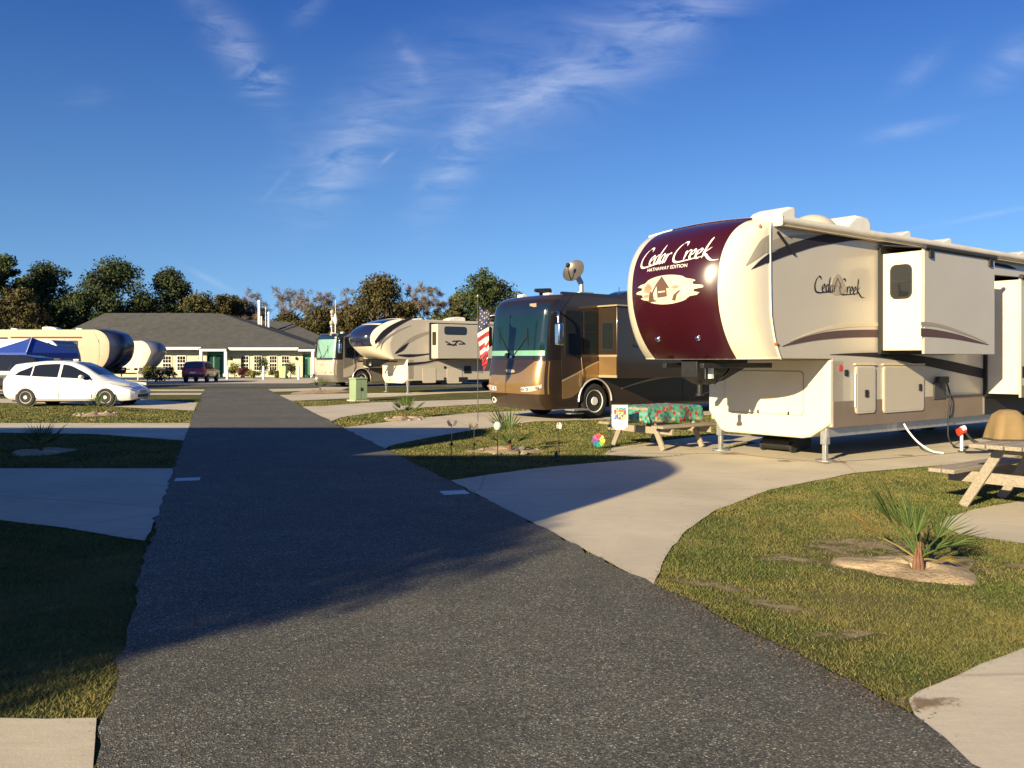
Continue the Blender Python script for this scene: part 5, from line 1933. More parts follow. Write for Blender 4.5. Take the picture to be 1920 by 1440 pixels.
def building():
    YF = 78.0
    X = lambda px, Y=YF: (px - CX) / F * Y
    ze, zw = 2.72, 2.62
    root = thing('club_house', 'low cream building with a wide grey hipped roof and green doors', 'building', (X(360), YF + 8, 0))
    ox, oy = X(360), YF + 8
    L = lambda x, y, z=0: (x - ox, y - oy, z)
    # walls: main block and two wings set back behind the porches
    wm = MB()
    wx0, wx1 = X(95), X(592)
    wy = YF + 1.3
    p0, p1 = X(378), X(424)
    q0, q1 = X(561), X(592)
    wm.box(wx0 - ox, p0 - ox, wy - oy, wy + 14 - oy, 0, zw)
    wm.box(p0 - ox, p1 - ox, wy + .35 - oy, wy + 14 - oy, 0, zw)
    wm.box(p1 - ox, q0 - ox, wy - oy, wy + 14 - oy, 0, zw)
    wm.box(q0 - ox, q1 - ox, wy + .3 - oy, wy + 14 - oy, 0, zw)
    wm.build('wall', MATS['wall_cream'], root)
    wr = MB()
    wr.box(q1 + .03 - ox, X(640, 84) - ox, 84 - oy, 95 - oy, 0, zw)
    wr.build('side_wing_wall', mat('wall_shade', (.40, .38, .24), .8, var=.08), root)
    # roof: front hip
    hx0, hx1 = X(118), X(600)
    r0, r1 = X(385, 86) - ox, X(415, 86) - ox
    zr = HT(588, 86)
    xa, xb = hx0 - ox, hx1 - ox
    ya, yb = YF - oy, 96 - oy
    ry = 86 - oy
    V = [(xa, ya, ze), (xb, ya, ze), (xb, yb, ze), (xa, yb, ze), (r0, ry, zr), (r1, ry, zr), (r0, ry + 3, zr), (r1, ry + 3, zr)]
    Fc = [(0, 1, 5, 4), (1, 2, 7, 5), (2, 3, 6, 7), (3, 0, 4, 6), (4, 5, 7, 6)]
    rf = link_mesh('roof', V, Fc, MATS['shingles'], root)
    # left block roof
    Y2 = 92
    za = HT(587, Y2)
    V = [(X(62, 85) - ox, 84.5 - oy, ze + .05), (X(420, 85) - ox, 84.5 - oy, ze + .05), (X(420, 100) - ox, 100 - oy, ze + .05), (X(62, 100) - ox, 100 - oy, ze + .05), (X(198, Y2) - ox, Y2 - oy, za), (X(400, Y2) - ox, Y2 - oy, za)]
    link_mesh('roof', V, [(0, 1, 5, 4), (1, 2, 5), (2, 3, 4, 5), (3, 0, 4)], MATS['shingles'], root)
    # right block roof
    za = HT(603, Y2)
    V = [(X(400, 85) - ox, 84 - oy, ze + .03), (X(655, 84) - ox, 83.6 - oy, ze + .03), (X(660, 100) - ox, 100 - oy, ze + .03), (X(400, 100) - ox, 100 - oy, ze + .03), (X(425, Y2) - ox, Y2 - oy, za + .3), (X(540, Y2) - ox, Y2 - oy, za)]
    link_mesh('roof', V, [(0, 1, 5, 4), (1, 2, 5), (2, 3, 4, 5), (3, 0, 4)], MATS['shingles'], root)
    MB().box(wx0 - .6 - ox, hx1 - .1 - ox, YF + .1 - oy, 94 - oy, zw + .004, ze - .02).build('soffit', MATS['soffit'], root)
    # fascia boards / gutters
    fm = MB()
    fm.box(xa, X(377) - ox, ya - .07, ya + .05, ze - .17, ze + .06)
    fm.box(X(428) - ox, X(560) - ox, ya - .07, ya + .05, ze - .22, ze + .01)
    fm.box(X(377) - ox, X(427) - ox, ya - .45, ya - .3, ze - .32, ze - .12)
    fm.box(X(560) - ox, X(592) - ox, ya - .3, ya - .15, ze - .32, ze - .16)
    fm.box(X(604, 83) - ox, X(655, 83) - ox, 83.4 - oy, 83.55 - oy, ze - .16, ze + .04)
    fm.build('fascia', MATS['trim_white'], root)
    pr = MB()
    pr.prism([(ya - .42, ze - .14), (ya + .3, ze + .12), (ya + .3, ze + .02), (ya - .42, ze - .2)], X(375) - ox, X(428) - ox, 'x')
    pr.prism([(ya - .28, ze - .16), (ya + .3, ze + .10), (ya + .3, ze - .02), (ya - .28, ze - .22)], X(558) - ox, X(594) - ox, 'x')
    pr.build('porch_roof', MATS['shingles'], root)
    for px in (379, 425, 588):
        c = MB().box(X(px) - .12 - ox, X(px) + .12 - ox, ya - .36, ya - .12, 0, ze - .33)
        c.box(X(px) - .19 - ox, X(px) + .19 - ox, ya - .43, ya - .05, 0, .35)
        c.build('porch_column', MATS['trim_white'], root)

    def window(px0, px1, wyy):
        x0, x1 = X(px0, wyy) - ox, X(px1, wyy) - ox
        z0, z1 = HT(694, wyy), HT(668, wyy)
        y = wyy - oy
        fr = MB().box(x0 - .06, x1 + .06, y - .07, y - .003, z0 - .07, z1 + .06).build('window', MATS['trim_white'], root)
        MB().box(x0, x1, y - .075, y - .071, z0, z1).build('pane', MATS['shade_glass'], fr)
        mu = MB()
        for k in range(1, 3):
            xx = x0 + (x1 - x0) * k / 3
            mu.box(xx - .012, xx + .012, y - .088, y - .076, z0, z1)
        for k, w in ((1, .012), (2, .045), (3, .012)):
            zz = z0 + (z1 - z0) * k / 4
            mu.box(x0, x1, y - .090, y - .0765, zz - w, zz + w)
        mu.build('muntins', MATS['trim_white'], fr)
    for a, b in ((306, 321), (333, 348), (453, 466), (477, 490), (506, 519), (529, 542)):
        window(a, b, wy)
    # green entrance and side door
    y = wy + .35 - oy
    d = MB().box(X(382, 79.7) - ox, X(421, 79.7) - ox, y - .06, y - .002, 0, 2.35).build('door', MATS['door_green'], root)
    for a, b in ((386, 400), (403, 417)):
        MB().box(X(a, 79.7) - ox, X(b, 79.7) - ox, y - .07, y - .061, .25, 2.05).build('door_pane', mat('door_glass', (.01, .04, .035), .1, coat=.4), d)
    MB().box(X(402, 79.7) - .03 - ox, X(402, 79.7) + .03 - ox, y - .08, y - .062, .2, 2.1).build('door_stile', mat('stile_green', (.02, .2, .12), .4), d)
    y = wy + .3 - oy
    d = MB().box(X(564, 79.6) - ox, X(580, 79.6) - ox, y - .06, y - .002, 0, 2.15).build('door', MATS['door_green'], root)
    MB().box(X(567, 79.6) - ox, X(577, 79.6) - ox, y - .07, y - .061, .2, 1.7).build('door_pane', MATS['door_glass'], d)
    for px in (375, 433, 556):
        MB().sphere((X(px, wy) - ox, wy - .12 - oy, HT(672, wy)), .1, .1, .16, 8, 6).build('wall_lamp', MATS['black'], root)
    # vent stacks on the roof
    for px, top, w in ((486, 566, .28), (490.5, 593, .14), (498, 575, .06), (504, 588, .22)):
        Y = 87.5
        zb_ = 3.9
        c = MB().cyl((X(px, Y) - ox, Y - oy, zb_), (X(px, Y) - ox, Y - oy, HT(top, Y)), w / 2, n=12)
        if w > .2:
            c.cyl((X(px, Y) - ox, Y - oy, HT(top, Y)), (X(px, Y) - ox, Y - oy, HT(top, Y) + .18), w * .75, w * .5, 12)
        c.build('vent_stack', MATS['trim_white'], root)


building()

# ---------------------------------------------------------------- plants by the building, bollards, bins, lamps
LEAF = {
    'green': mat_leaf('leaf_green', (.018, .030, .009), (.040, .060, .018), (.085, .105, .035)),
    'dark': mat_leaf('leaf_dark', (.018, .028, .011), (.036, .052, .020), (.068, .085, .034)),
    'brown': mat_leaf('leaf_brown', (.034, .032, .012), (.070, .060, .024), (.12, .092, .036)),
    'rust': mat_leaf('leaf_rust', (.042, .030, .014), (.085, .056, .025), (.13, .085, .038)),
    'olive': mat_leaf('leaf_olive', (.035, .035, .010), (.075, .068, .022), (.13, .11, .035)),
    'bright': mat_leaf('leaf_bright', (.06, .08, .015), (.14, .15, .03), (.25, .23, .06)),
    'twig': mat_leaf('leaf_twig', (.10, .08, .066), (.155, .122, .10), (.21, .16, .13)),
    'palm': mat_leaf('leaf_palm', (.030, .060, .014), (.06, .10, .022), (.13, .16, .05)),
    'palm_dry': mat_leaf('leaf_palm_dry', (.16, .12, .035), (.22, .17, .05), (.28, .20, .08)),
    'red': mat_leaf('leaf_red', (.05, .012, .012), (.11, .03, .025), (.17, .07, .04)),
}


def leaf_cloud(rg, blobs, n, size, flat_=.35):
    """blobs: (x, y, z, rx, ry, rz); leaves gather towards the outside of each clump"""
    B = np.array(blobs, float)
    vol = (B[:, 3] * B[:, 4] * B[:, 5]) ** .67
    idx = rg.choice(len(B), n, p=vol / vol.sum())
    d = rg.normal(size=(n, 3))
    d /= np.linalg.norm(d, axis=1)[:, None]
    rad = rg.uniform(0, 1, n) ** .42 * rg.uniform(.82, 1.12, n)
    C = B[idx, :3] + d * rad[:, None] * B[idx, 3:]
    nr = d * .8 + rg.normal(size=(n, 3)) * .7
    nr /= np.linalg.norm(nr, axis=1)[:, None]
    t = np.cross(nr, rg.normal(size=(n, 3)))
    t /= np.linalg.norm(t, axis=1)[:, None]
    b = np.cross(nr, t)
    s = size * rg.uniform(.5, 1.4, n)[:, None]
    V = np.stack([C - t * s, C - b * s * .5, C + t * s, C + b * s * .5], 1).reshape(-1, 3)
    return V, np.arange(len(V)).reshape(-1, 4)


def limb_tree(rg, h, r0, levels, spread, n0=3, start=.3):
    """recursive limbs: list of (p0, p1, r0, r1) plus tip positions"""
    segs, tips = [], []

    def grow(p, d, L, r, lv):
        q = p + d * L
        segs.append((p, q, r, r * .62))
        if lv == 0:
            tips.append(q)
            return
        k = rg.integers(2, 4)
        for _ in range(k):
            nd = d + rg.normal(size=3) * spread
            nd[2] = abs(nd[2]) * .8 + .15
            nd /= np.linalg.norm(nd)
            grow(q, nd, L * rg.uniform(.55, .85), r * .62, lv - 1)
    base = np.zeros(3)
    top = np.array([rg.normal() * .03 * h, rg.normal() * .03 * h, h * start])
    segs.append((base, top, r0, r0 * .8))
    for _ in range(n0):
        nd = np.array([rg.normal() * spread, rg.normal() * spread, 1.0])
        nd /= np.linalg.norm(nd)
        grow(top, nd, h * (1 - start) * .36, r0 * .7, levels)
    return segs, tips


def segs_mesh(segs, n=5):
    mb = MB()
    for p, q, a, b in segs:
        mb.cyl(p, q, a, b, n, cap=False)
    return mb


def tree(name, label, loc, h, w, leaf, seed, n=5200, base=.12, group='trees behind the building', lean=0, size=None, leaf2=None):
    rg = np.random.default_rng(seed)
    root = thing(name, label, 'tree', (loc[0], loc[1], 0), 0, group)
    segs, tips = limb_tree(rg, h * .74, h * .02, 2, .30, 4, .30)
    segs_mesh(segs).build('trunk', MATS['bark'], root)
    blobs = []
    nb = 46
    for k in range(nb):
        f = base + (1 - base) * (k + .5) / nb
        env = math.sin(math.pi * min(1, (f - base) / (1 - base) * .82 + .17)) ** .8
        a = rg.uniform(0, 6.28)
        rr = w / 2 * env * rg.uniform(.15, .92)
        br = w * rg.uniform(.11, .20)
        blobs.append((rr * math.cos(a) + lean * f * h, rr * math.sin(a), h * f - br * .4, br * 1.1, br * 1.1, br * .8))
    for k in range(9):
        a = rg.uniform(0, 6.28)
        f = rg.uniform(.55, 1.0)
        br = w * rg.uniform(.05, .09)
        blobs.append((w * .5 * rg.uniform(.3, 1.02) * math.cos(a) * math.sin(math.pi * (f * .8 + .15)), w * .4 * math.sin(a), h * f, br, br, br))
    # keep the crown's top at the height asked for
    tz = max(b[2] + b[5] for b in blobs)
    blobs = [(a, b, z * h / tz, c, d, e) for a, b, z, c, d, e in blobs]
    V, Fc = leaf_cloud(rg, blobs, n, size or w * .026)
    np_mesh('crown', V, Fc, LEAF[leaf], root)
    if leaf2:
        V, Fc = leaf_cloud(rg, [blobs[i] for i in rg.choice(len(blobs), 12, replace=False)], n // 4, (size or w * .026))
        np_mesh('turning_foliage', V, Fc, LEAF[leaf2], root)
    return root


def bare_tree(label, loc, h, w, seed, group='trees behind the building'):
    rg = np.random.default_rng(seed)
    root = thing('bare_tree', label, 'tree', (loc[0], loc[1], 0), 0, group)
    segs, tips = limb_tree(rg, h * .92, h * .020, 4, .42, 4, .25)
    mb = segs_mesh(segs, 4)
    mb.build('trunk', mat('pale_bark', (.20, .16, .135), .9, var=.2), root)
    T = np.array(tips)
    bl = [(t[0], t[1], t[2], w * .07, w * .07, w * .06) for t in T[::2]]
    n = 2600
    V, Fc = leaf_cloud(rg, bl, n, .26)
    # thin twigs: stretch the leaves to slivers
    V = V.reshape(-1, 4, 3)
    c = V.mean(1, keepdims=True)
    ax = V[:, 2] - V[:, 0]
    bx = V[:, 3] - V[:, 1]
    V = np.stack([c[:, 0] - ax * .9, c[:, 0] - bx * .10, c[:, 0] + ax * .9, c[:, 0] + bx * .10], 1).reshape(-1, 3)
    np_mesh('twigs', V, Fc, LEAF['twig'], root)
    return root


def trees():
    # (px centre, px top, width px, distance, leaf, second leaf, label)
    T = [
        (-45, 500, 130, 104, 'dark', None, 'dark green tree cut by the left edge, behind the left trailers'),
        (8, 476, 82, 100, 'green', 'brown', 'tall green and brown tree at the left edge of the view'),
        (86, 488, 112, 106, 'dark', 'green', 'dark green tree with a narrow pointed crown, second from the left edge'),
        (38, 540, 110, 92, 'brown', 'olive', 'brownish tree in front of the dark ones at the far left'),
        (150, 545, 84, 98, 'green', None, 'small round green tree left of the tallest crown'),
        (218, 481, 150, 104, 'dark', 'green', 'largest dark green tree rising behind the left end of the grey roof'),
        (320, 500, 98, 108, 'dark', 'olive', 'dark tree with a split twin-peaked crown above the grey roof'),
        (372, 545, 110, 104, 'olive', 'dark', 'low olive tree above the middle of the roof'),
        (425, 552, 96, 106, 'olive', 'brown', 'low brown green tree right of the roof peak'),
        (265, 560, 110, 112, 'dark', None, 'dark filler tree seen between the two tallest crowns'),
        (600, 572, 130, 104, 'brown', 'olive', 'brown green tree behind the right end of the roof'),
        (540, 584, 120, 108, 'olive', 'brown', 'low olive brown tree under the bare crowns'),
        (480, 586, 90, 110, 'brown', None, 'low brown tree behind the white vent stacks'),
        (714, 511, 128, 98, 'brown', 'olive', 'broad round brown green tree above the tan trailer'),
        (660, 570, 80, 100, 'brown', 'rust', 'rusty low tree left of the broad round tree'),
        (912, 506, 150, 96, 'green', 'olive', 'broad green tree with several rounded crowns behind the flag'),
        (858, 572, 70, 100, 'olive', None, 'low olive tree left of the green one by the flag'),
        (790, 600, 110, 106, 'dark', None, 'dark low tree under the bare grey crown'),
        (985, 590, 120, 104, 'dark', 'olive', 'dark tree mostly hidden behind the bronze coach'),
    ]
    for i, (px, py, wp, Y, lf, l2, lab) in enumerate(T):
        h = HT(py, Y)
        w = wp / F * Y
        nm = {'dark': 'oak_tree', 'green': 'oak_tree', 'olive': 'broadleaf_tree', 'brown': 'autumn_tree', 'rust': 'autumn_tree'}[lf]
        tree(nm, lab, ((px - CX) / F * Y, Y), h, w * 1.28, lf, 100 + i, n=int(15000 + w * 1300), leaf2=l2, base=.02, size=.165)
    for i, (px, py, wp, Y, lab) in enumerate(((466, 545, 70, 108, 'bare pinkish tree right of the roof peak'), (536, 537, 96, 112, 'wide bare tree with a domed twiggy crown'), (615, 537, 86, 110, 'bare tree behind the lamp posts'),
                                              (800, 526, 78, 100, 'bare grey tree between the brown and the green crowns'), (838, 548, 40, 104, 'small bare tree beside the grey one'), (664, 548, 44, 110, 'small bare twiggy tree left of the broad brown one'))):
        bare_tree(lab, ((px - CX) / F * Y, Y), HT(py, Y), wp / F * Y, 300 + i)
    # far wood behind everything, one mass
    rg = np.random.default_rng(5)
    bl = []
    for k in range(150):
        x = -85 + 240 * k / 150 + rg.normal() * .8
        y = 122 + rg.normal() * 4
        hgt = (7.0 if x < -38 else 5.6) + 1.3 * math.sin(x * .21) + rg.normal() * .6
        for z in (1.2, hgt * .5, hgt * .85):
            bl.append((x, y, z, 2.0, 2, 1.6))
    V, Fc = leaf_cloud(rg, bl, 42000, .28)
    o = np_mesh('distant_wood', V, Fc, LEAF['dark'])
    tag(o, 'dark distant wood closing the view behind the trees', 'wood', kind='stuff')


trees()


def bush(label, loc, w, h, leaf, seed, name='shrub', n=900, size=.07):
    rg = np.random.default_rng(seed)
    root = thing(name, label, 'shrub', (loc[0], loc[1], 0), 0, 'shrubs before the building')
    bl = [(rg.normal() * w * .2, rg.normal() * w * .2, h * rg.uniform(.25, .8), w * .28, w * .28, h * .26) for _ in range(8)]
    V, Fc = leaf_cloud(rg, bl, n, size)
    V[:, 2] = np.maximum(V[:, 2], .01)
    np_mesh('foliage', V, Fc, LEAF[leaf], root)
    segs_mesh([(np.zeros(3), np.array([rg.normal() * .1, rg.normal() * .1, h * .6]), .03, .015) for _ in range(4)]).build('stem', MATS['bark'], root)


for i, (px, py, Y, w, h, lf, lab) in enumerate((
        (440, 716, 75, 1.1, 1.5, 'bright', 'yellow green shrub left of the windows by the porch'),
        (458, 716, 74, 1.3, .95, 'red', 'dark red shrub under the first window right of the porch'),
        (493, 716, 75, 1.2, 2.1, 'green', 'tall dark green shrub between the middle windows'),
        (475, 717, 73, .9, .7, 'bright', 'low pale shrub between the red and the tall green shrubs'),
        (545, 716, 75, 1.1, 1.5, 'olive', 'olive shrub left of the right-hand green door'),
        (516, 717, 74, 1.0, .8, 'olive', 'low olive shrub beside the pale green bin'),
        (632, 722, 53, 1.5, 1.15, 'bright', 'golden yellow shrub before the far coach'),
        (318, 715, 74, .9, 1.0, 'green', 'green shrub left of the dark red car'),
        (292, 720, 62, 1.8, .9, 'brown', 'brown planting under the blue grey trailer nose'),
        (276, 716, 64, 1.4, 1.2, 'bright', 'yellow green planting by the trailer jack'))):
    bush(lab, ((px - CX) / F * Y, Y), w, h, lf, 500 + i, n=1400 if Y < 60 else 900)


def bollard(px, lab):
    Y = 70.5
    o = MB().lathe([(0.0, 0), (.10, 0), (.10, 1.0), (.085, 1.08), (.04, 1.12), (0, 1.13)], (0, 0, 0), 'z', 14).build('bollard', MATS['trim_white'], smooth=40)
    o.location = ((px - CX) / F * Y, Y, 0)
    tag(o, lab, 'bollard', 'white posts before the building')


for px, lab in ((426, 'white post at the left end of the row, by the porch column'), (494, 'white post before the tall green shrub'), (560, 'white post before the right-hand green door'), (594, 'white post at the right end of the row, by the dark gap')):
    bollard(px, lab)


def bin_():
    Y = 73
    r = thing('wheeled_bin', 'pale green wheeled bin before the building windows', 'bin', ((531 - CX) / F * Y, Y, 0))
    mb = MB().prism([(-.26, .08), (.26, .08), (.31, 1.02), (-.31, 1.02)], -.3, .3, 'y')
    mb.build('bin_body', mat('bin_green', (.30, .42, .18), .5, var=.08), r, bevel=.03)
    MB().prism([(-.34, 1.02), (.34, 1.02), (.30, 1.10), (-.30, 1.10)], -.34, .34, 'y').build('lid', MATS['bin_green'], r, bevel=.02)
    for s in (-1, 1):
        MB().cyl((s * .26, .25, .12), (s * .32, .25, .12), .12, n=14).build('wheel', MATS['black'], r)


bin_()


def lamp_post(px, top, Y, lab, kind):
    r = thing('lamp_post', lab, 'lamp post', ((px - CX) / F * Y, Y, 0), 0, 'posts beyond the far coach')
    h = HT(top, Y)
    MB().cyl((0, 0, 0), (0, 0, h - .5), .07, .055).build('pole', MATS['galvanised'], r)
    if kind == 0:
        MB().sphere((0, 0, h - .3), .17, .17, .2, 14, 10).build('globe', mat('lamp_tan', (.38, .33, .24), .5), r, smooth=80)
        MB().cyl((0, 0, h - .62), (0, 0, h - .5), .16, .12).build('collar', MATS['galvanised'], r)
    else:
        MB().lathe([(0, h - .8), (.14, h - .8), (.20, h - .5), (.08, h - .1), (.04, h), (0, h)], (0, 0, 0), 'z', 14).build('lantern', MATS['white_paint'], r, smooth=40)
        MB().cyl((0, 0, h), (0, 0, h + 1.1), .025).build('finial', MATS['galvanised'], r)


lamp_post(623, 578, 66, 'grey post with a round globe, left of the pair', 0)
lamp_post(629, 588, 66, 'post with a white cone lantern, right of the pair', 1)
lamp_post(622, 598, 64.5, 'short post with a low round globe beside the white lantern', 0)


# ---------------------------------------------------------------- green utility cabinet
def cabinet():
    x, y = G(672, 752)
    r = thing('utility_cabinet', 'pale green metal utility cabinet on a slab beside the lane', 'utility box', (x, y, 0), R(38))
    r.scale = (.62, .62, .75)
    mg = mat('cabinet_green', (.25, .33, .19), .45, coat=.15, var=.08, scale=2)
    MB().box(-.52, .52, -.5, .6, .0, .07).build('slab', MATS['concrete'], r)
    MB().box(-.42, .42, -.40, .45, .07, 1.16).build('housing', mg, r, bevel=.02)
    MB().prism([(-.46, 1.16), (.46, 1.16), (.42, 1.24), (-.42, 1.24)], -.44, .49, 'y').build('lid', mg, r, bevel=.012)
    for a, b in ((-.40, -.02), (.02, .40)):
        d = MB().box(a, b, -.425, -.402, .12, 1.12).build('door', mg, r, bevel=.006)
        MB().box((a if a > 0 else b - .05), (a + .05 if a > 0 else b), -.45, -.426, .55, .72).build('latch', MATS['dark_metal'], d)
    


cabinet()


# ---------------------------------------------------------------- flag
def flag():
    Y = 22.6
    x = (896 - CX) / F * Y
    r = thing('flagpole', 'thin flagpole with a limp stars and stripes flag beside the bronze coach', 'flag', (x, Y, 0))
    ht = HT(557, Y)
    pm = MB()
    pm.cyl((0, 0, 0), (.0, 0, ht), .012, .010, 10)
    pm.build('pole', mat('pole_bronze', (.10, .08, .06), .5, .4), r, smooth=40)
    MB().sphere((0, 0, ht + .03), .035, .035, .05, 12, 8).build('finial', mat('gold', (.55, .40, .15), .3, .8, var=.05), r, smooth=80)
    # limp cloth: hoist along the pole, the fly gathered in pleats that hang and swing back
    nu, nv = 78, 52
    hoist, top = 1.52, ht - .14
    fly = 2.3

    def P(u, v):
        a = u * fly
        seg = .60
        k = int(min(a // seg, 3))
        f = (a - k * seg) / seg
        xs = [0.0, .40, .10, .36, .14]
        ds = [0.0, -.06, .10, .02, .16]
        zs = [0.0, .24, -.02, .10, -.06]
        sm = f * f * (3 - 2 * f)
        xx = xs[k] + (xs[k + 1] - xs[k]) * sm
        yy = ds[k] + (ds[k + 1] - ds[k]) * sm + .03 * math.sin(v * 7 + a * 6)
        zz = zs[k] + (zs[k + 1] - zs[k]) * sm
        pinch = 1 - .35 * max(0, v - .45) / .55
        peak = 1 - .75 * math.exp(-v * 7)
        z = top - v * hoist * (1 + .06 * u) + zz * (1 - .8 * (1 - v) ** 3) * peak - u * .18 * v - .30 * (1 - peak) * (xx / .4)
        return (.014 + .82 * xx * pinch * peak + .10 * max(0, v - .7) + .02 * math.sin(v * 9), yy * .9, z)
    V, Fc, fm = [], [], []
    for i in range(nu + 1):
        for j in range(nv + 1):
            V.append(P(i / nu, j / nv))
    for i in range(nu):
        for j in range(nv):
            Fc.append((i * (nv + 1) + j, (i + 1) * (nv + 1) + j, (i + 1) * (nv + 1) + j + 1, i * (nv + 1) + j + 1))
            s = int(j / nv * 13)
            if i / nu < .4 and s < 7:
                # rows of stars on the blue field
                fi, fj = i / (nu * .4) * 12, j / (nv * 7 / 13) * 10
                star = (int(fi) + int(fj)) % 2 == 0 and 1 <= int(fi) and 1 <= int(fj) and i % 3 == 1 and j % 3 == 1
                fm.append(1 if star else 2)
            else:
                fm.append(0 if s % 2 == 0 else 1)
    link_mesh('flag', V, Fc, None, r, smooth=70, fm=fm, mats=[mat('flag_red', (.34, .018, .03), .7, var=.1), mat('flag_white', (.66, .63, .58), .7, var=.06), mat('flag_blue', (.016, .02, .07), .7, var=.1)])


flag()


# ---------------------------------------------------------------- picnic tables
def picnic_table(label, x, y, rot, L=1.75, zt=.76, group='picnic tables', leg_in=.42, Lt=None, off=.62, zb=.45):
    Lt = Lt or L
    r = thing('picnic_table', label, 'picnic table', (x, y, .012), rot, group)
    m = MATS['weathered_wood']
    tm = MB()
    for k in range(5):
        yy = -.36 + k * .18
        tm.box(-Lt / 2, Lt / 2, yy - .082, yy + .082, zt - .045, zt)
    tm.build('table_top', m, r, bevel=.006)
    for s in (-1, 1):
        bm_ = MB()
        for k in range(2):
            yy = s * (off + .145 * k)
            bm_.box(-L / 2, L / 2, yy - .068, yy + .068, zb - .045, zb)
        bm_.build('bench', m, r, bevel=.006)
    for e in (-1, 1):
        xx = e * (L / 2 - leg_in)
        for s in (-1, 1):
            MB().obox((xx, s * .27, zt - .05), (xx, s * (off + .02), .0), .045, .10, (0, 1, 0)).build('leg', m, r, bevel=.005)
        MB().box(xx + .026, xx + .066, -off - .2, off + .2, zb - .17, zb - .047).build('bench_support', m, r, bevel=.005)
        MB().box(xx + .026, xx + .066, -.40, .40, zt - .13, zt - .047).build('top_support', m, r, bevel=.005)
    return r


X1, Y1 = 2.76, 16.2
picnic_table('small picnic table under a floral cloth beside the big trailer nose', X1, Y1, TH, L=1.5, leg_in=.22)


def table_cloth():
    r = thing('tablecloth', 'green and red flowered cloth draped over the small picnic table', 'tablecloth', (X1, Y1, .012), TH)
    zt = .772
    L, Wd, drop = .72, .44, .28

    def fn(u, v):
        a = (u * 2 - 1) * (L + drop)
        b = (v * 2 - 1) * (Wd + drop)
        x = max(-L, min(L, a))
        y = max(-Wd, min(Wd, b))
        ex, ey = abs(a) - L, abs(b) - Wd
        d = max(0, ex, ey)
        z = zt - d + .004 * math.sin(a * 30) * math.sin(b * 20)
        w = .025 * math.sin(a * 13 + b * 4) * d / drop
        wy = .03 * math.sin(a * 11) * d / drop
        if ex > 0:
            x += math.copysign(.015 + .05 * d + w, a)
        if ey > 0:
            y += math.copysign(.015 + .05 * d + wy, b)
        return (x, y, z)
    o = MB().grid(fn, 60, 44).build('cloth', MATS['floral_cloth'], r, smooth=60)
    o.modifiers.new('t', 'SOLIDIFY').thickness = .005


table_cloth()
picnic_table('weathered grey picnic table on the right-hand patio, cut by the edge of the view', 5.84, 9.30, TH, L=1.75, zt=.74, leg_in=.40, off=.66, zb=.44)


def seat_cover(x, y, z, w, h, d, lab, seed, rot):
    """fitted canvas cover with a rounded hood and hanging creases"""
    r = thing('fabric_cover', lab, 'cover', (x, y, z), rot, 'tan covers on the right-hand picnic table')
    prof = [(.0, 1.0), (.25, .99), (.55, .93), (.8, .70), (.95, .42), (1.0, 0)]

    def fn(u, v):
        a = 2 * math.pi * u
        rr = np.interp(v, [0, .2, .45, .7, .88, 1], [0, .42, .72, .90, .98, 1.0])
        zz = np.interp(v, [0, .2, .45, .7, .88, 1], [1.0, .97, .82, .45, .15, 0])
        c = 1 + .05 * math.sin(a * 5 + seed) * v + .03 * math.sin(a * 9 + seed * 2) * v
        sx = math.copysign(abs(math.cos(a)) ** .6, math.cos(a))
        sy = math.copysign(abs(math.sin(a)) ** .6, math.sin(a))
        return (w / 2 * rr * c * sx + .08 * w * zz * (1 if seed == 1 else -1), d / 2 * rr * c * sy, max(0, h * zz))
    MB().grid(fn, 40, 18).build('canvas', mat('tan_canvas', (.23, .155, .07), .85, var=.15, scale=6), r, smooth=60)
    MB().tube([fn(k / 32, .985) for k in range(33)], .012, 5).build('hem_cord', mat('cord_dark', (.06, .05, .035), .8), r)


seat_cover(5.52, 9.55, .754, .38, .34, .36, 'tan canvas cover with a rounded hood standing on the picnic table', 1, 0)
seat_cover(5.90, 9.72, .754, .38, .26, .36, 'lower tan canvas cover, right of the hooded one on the picnic table', 2, 0)

# ---------------------------------------------------------------- garden things by the small table


def garden_flag():
    x, y = 1.93, 15.2
    r = thing('garden_flag', 'white garden flag with a bright patchwork picture on a thin stand before the small table', 'garden flag', (x, y, 0), R(-8))
    pm = MB()
    pm.tube([(-.17, 0, 0), (-.17, 0, .86), (.15, 0, .86)], .008, 6)
    pm.build('stand', MATS['black'], r)
    w0, w1, z0, z1 = -.15, .13, .40, .84
    pl = [(w0, z1), (w1, z1), (w1, z0 + .06), ((w1 + w0) / 2 + .07, z0), ((w1 + w0) / 2 - .07, z0), (w0, z0 + .06)]
    MB().prism(pl, -.004, .004, 'y').build('banner', MATS['white_paint'], r)
    cols = [(.55, .05, .05), (.65, .38, .03), (.05, .09, .42), (.62, .14, .03), (.04, .22, .30), (.58, .04, .16), (.65, .5, .12)]
    ms = [mat('patch_%s' % n, c, .6, var=.1) for n, c in zip(('red', 'yellow', 'blue', 'orange', 'teal', 'pink', 'straw'), cols)]
    V, Fc, fm = [], [], []
    rg = random.Random(4)
    for i in range(5):
        for j in range(5):
            a, b = w0 + .035 + i * .043, z1 - .045 - j * .043
            k = len(V)
            q = lambda: rg.uniform(-.01, .01)
            V += [(a + q(), -.006, b + q()), (a + .043 + q(), -.006, b + q()), (a + .043 + q(), -.006, b - .043 + q()), (a + q(), -.006, b - .043 + q())]
            Fc.append((k, k + 1, k + 2, k + 3))
            fm.append(rg.randrange(7))
    link_mesh('picture', V, Fc, None, r, fm=fm, mats=ms)


garden_flag()


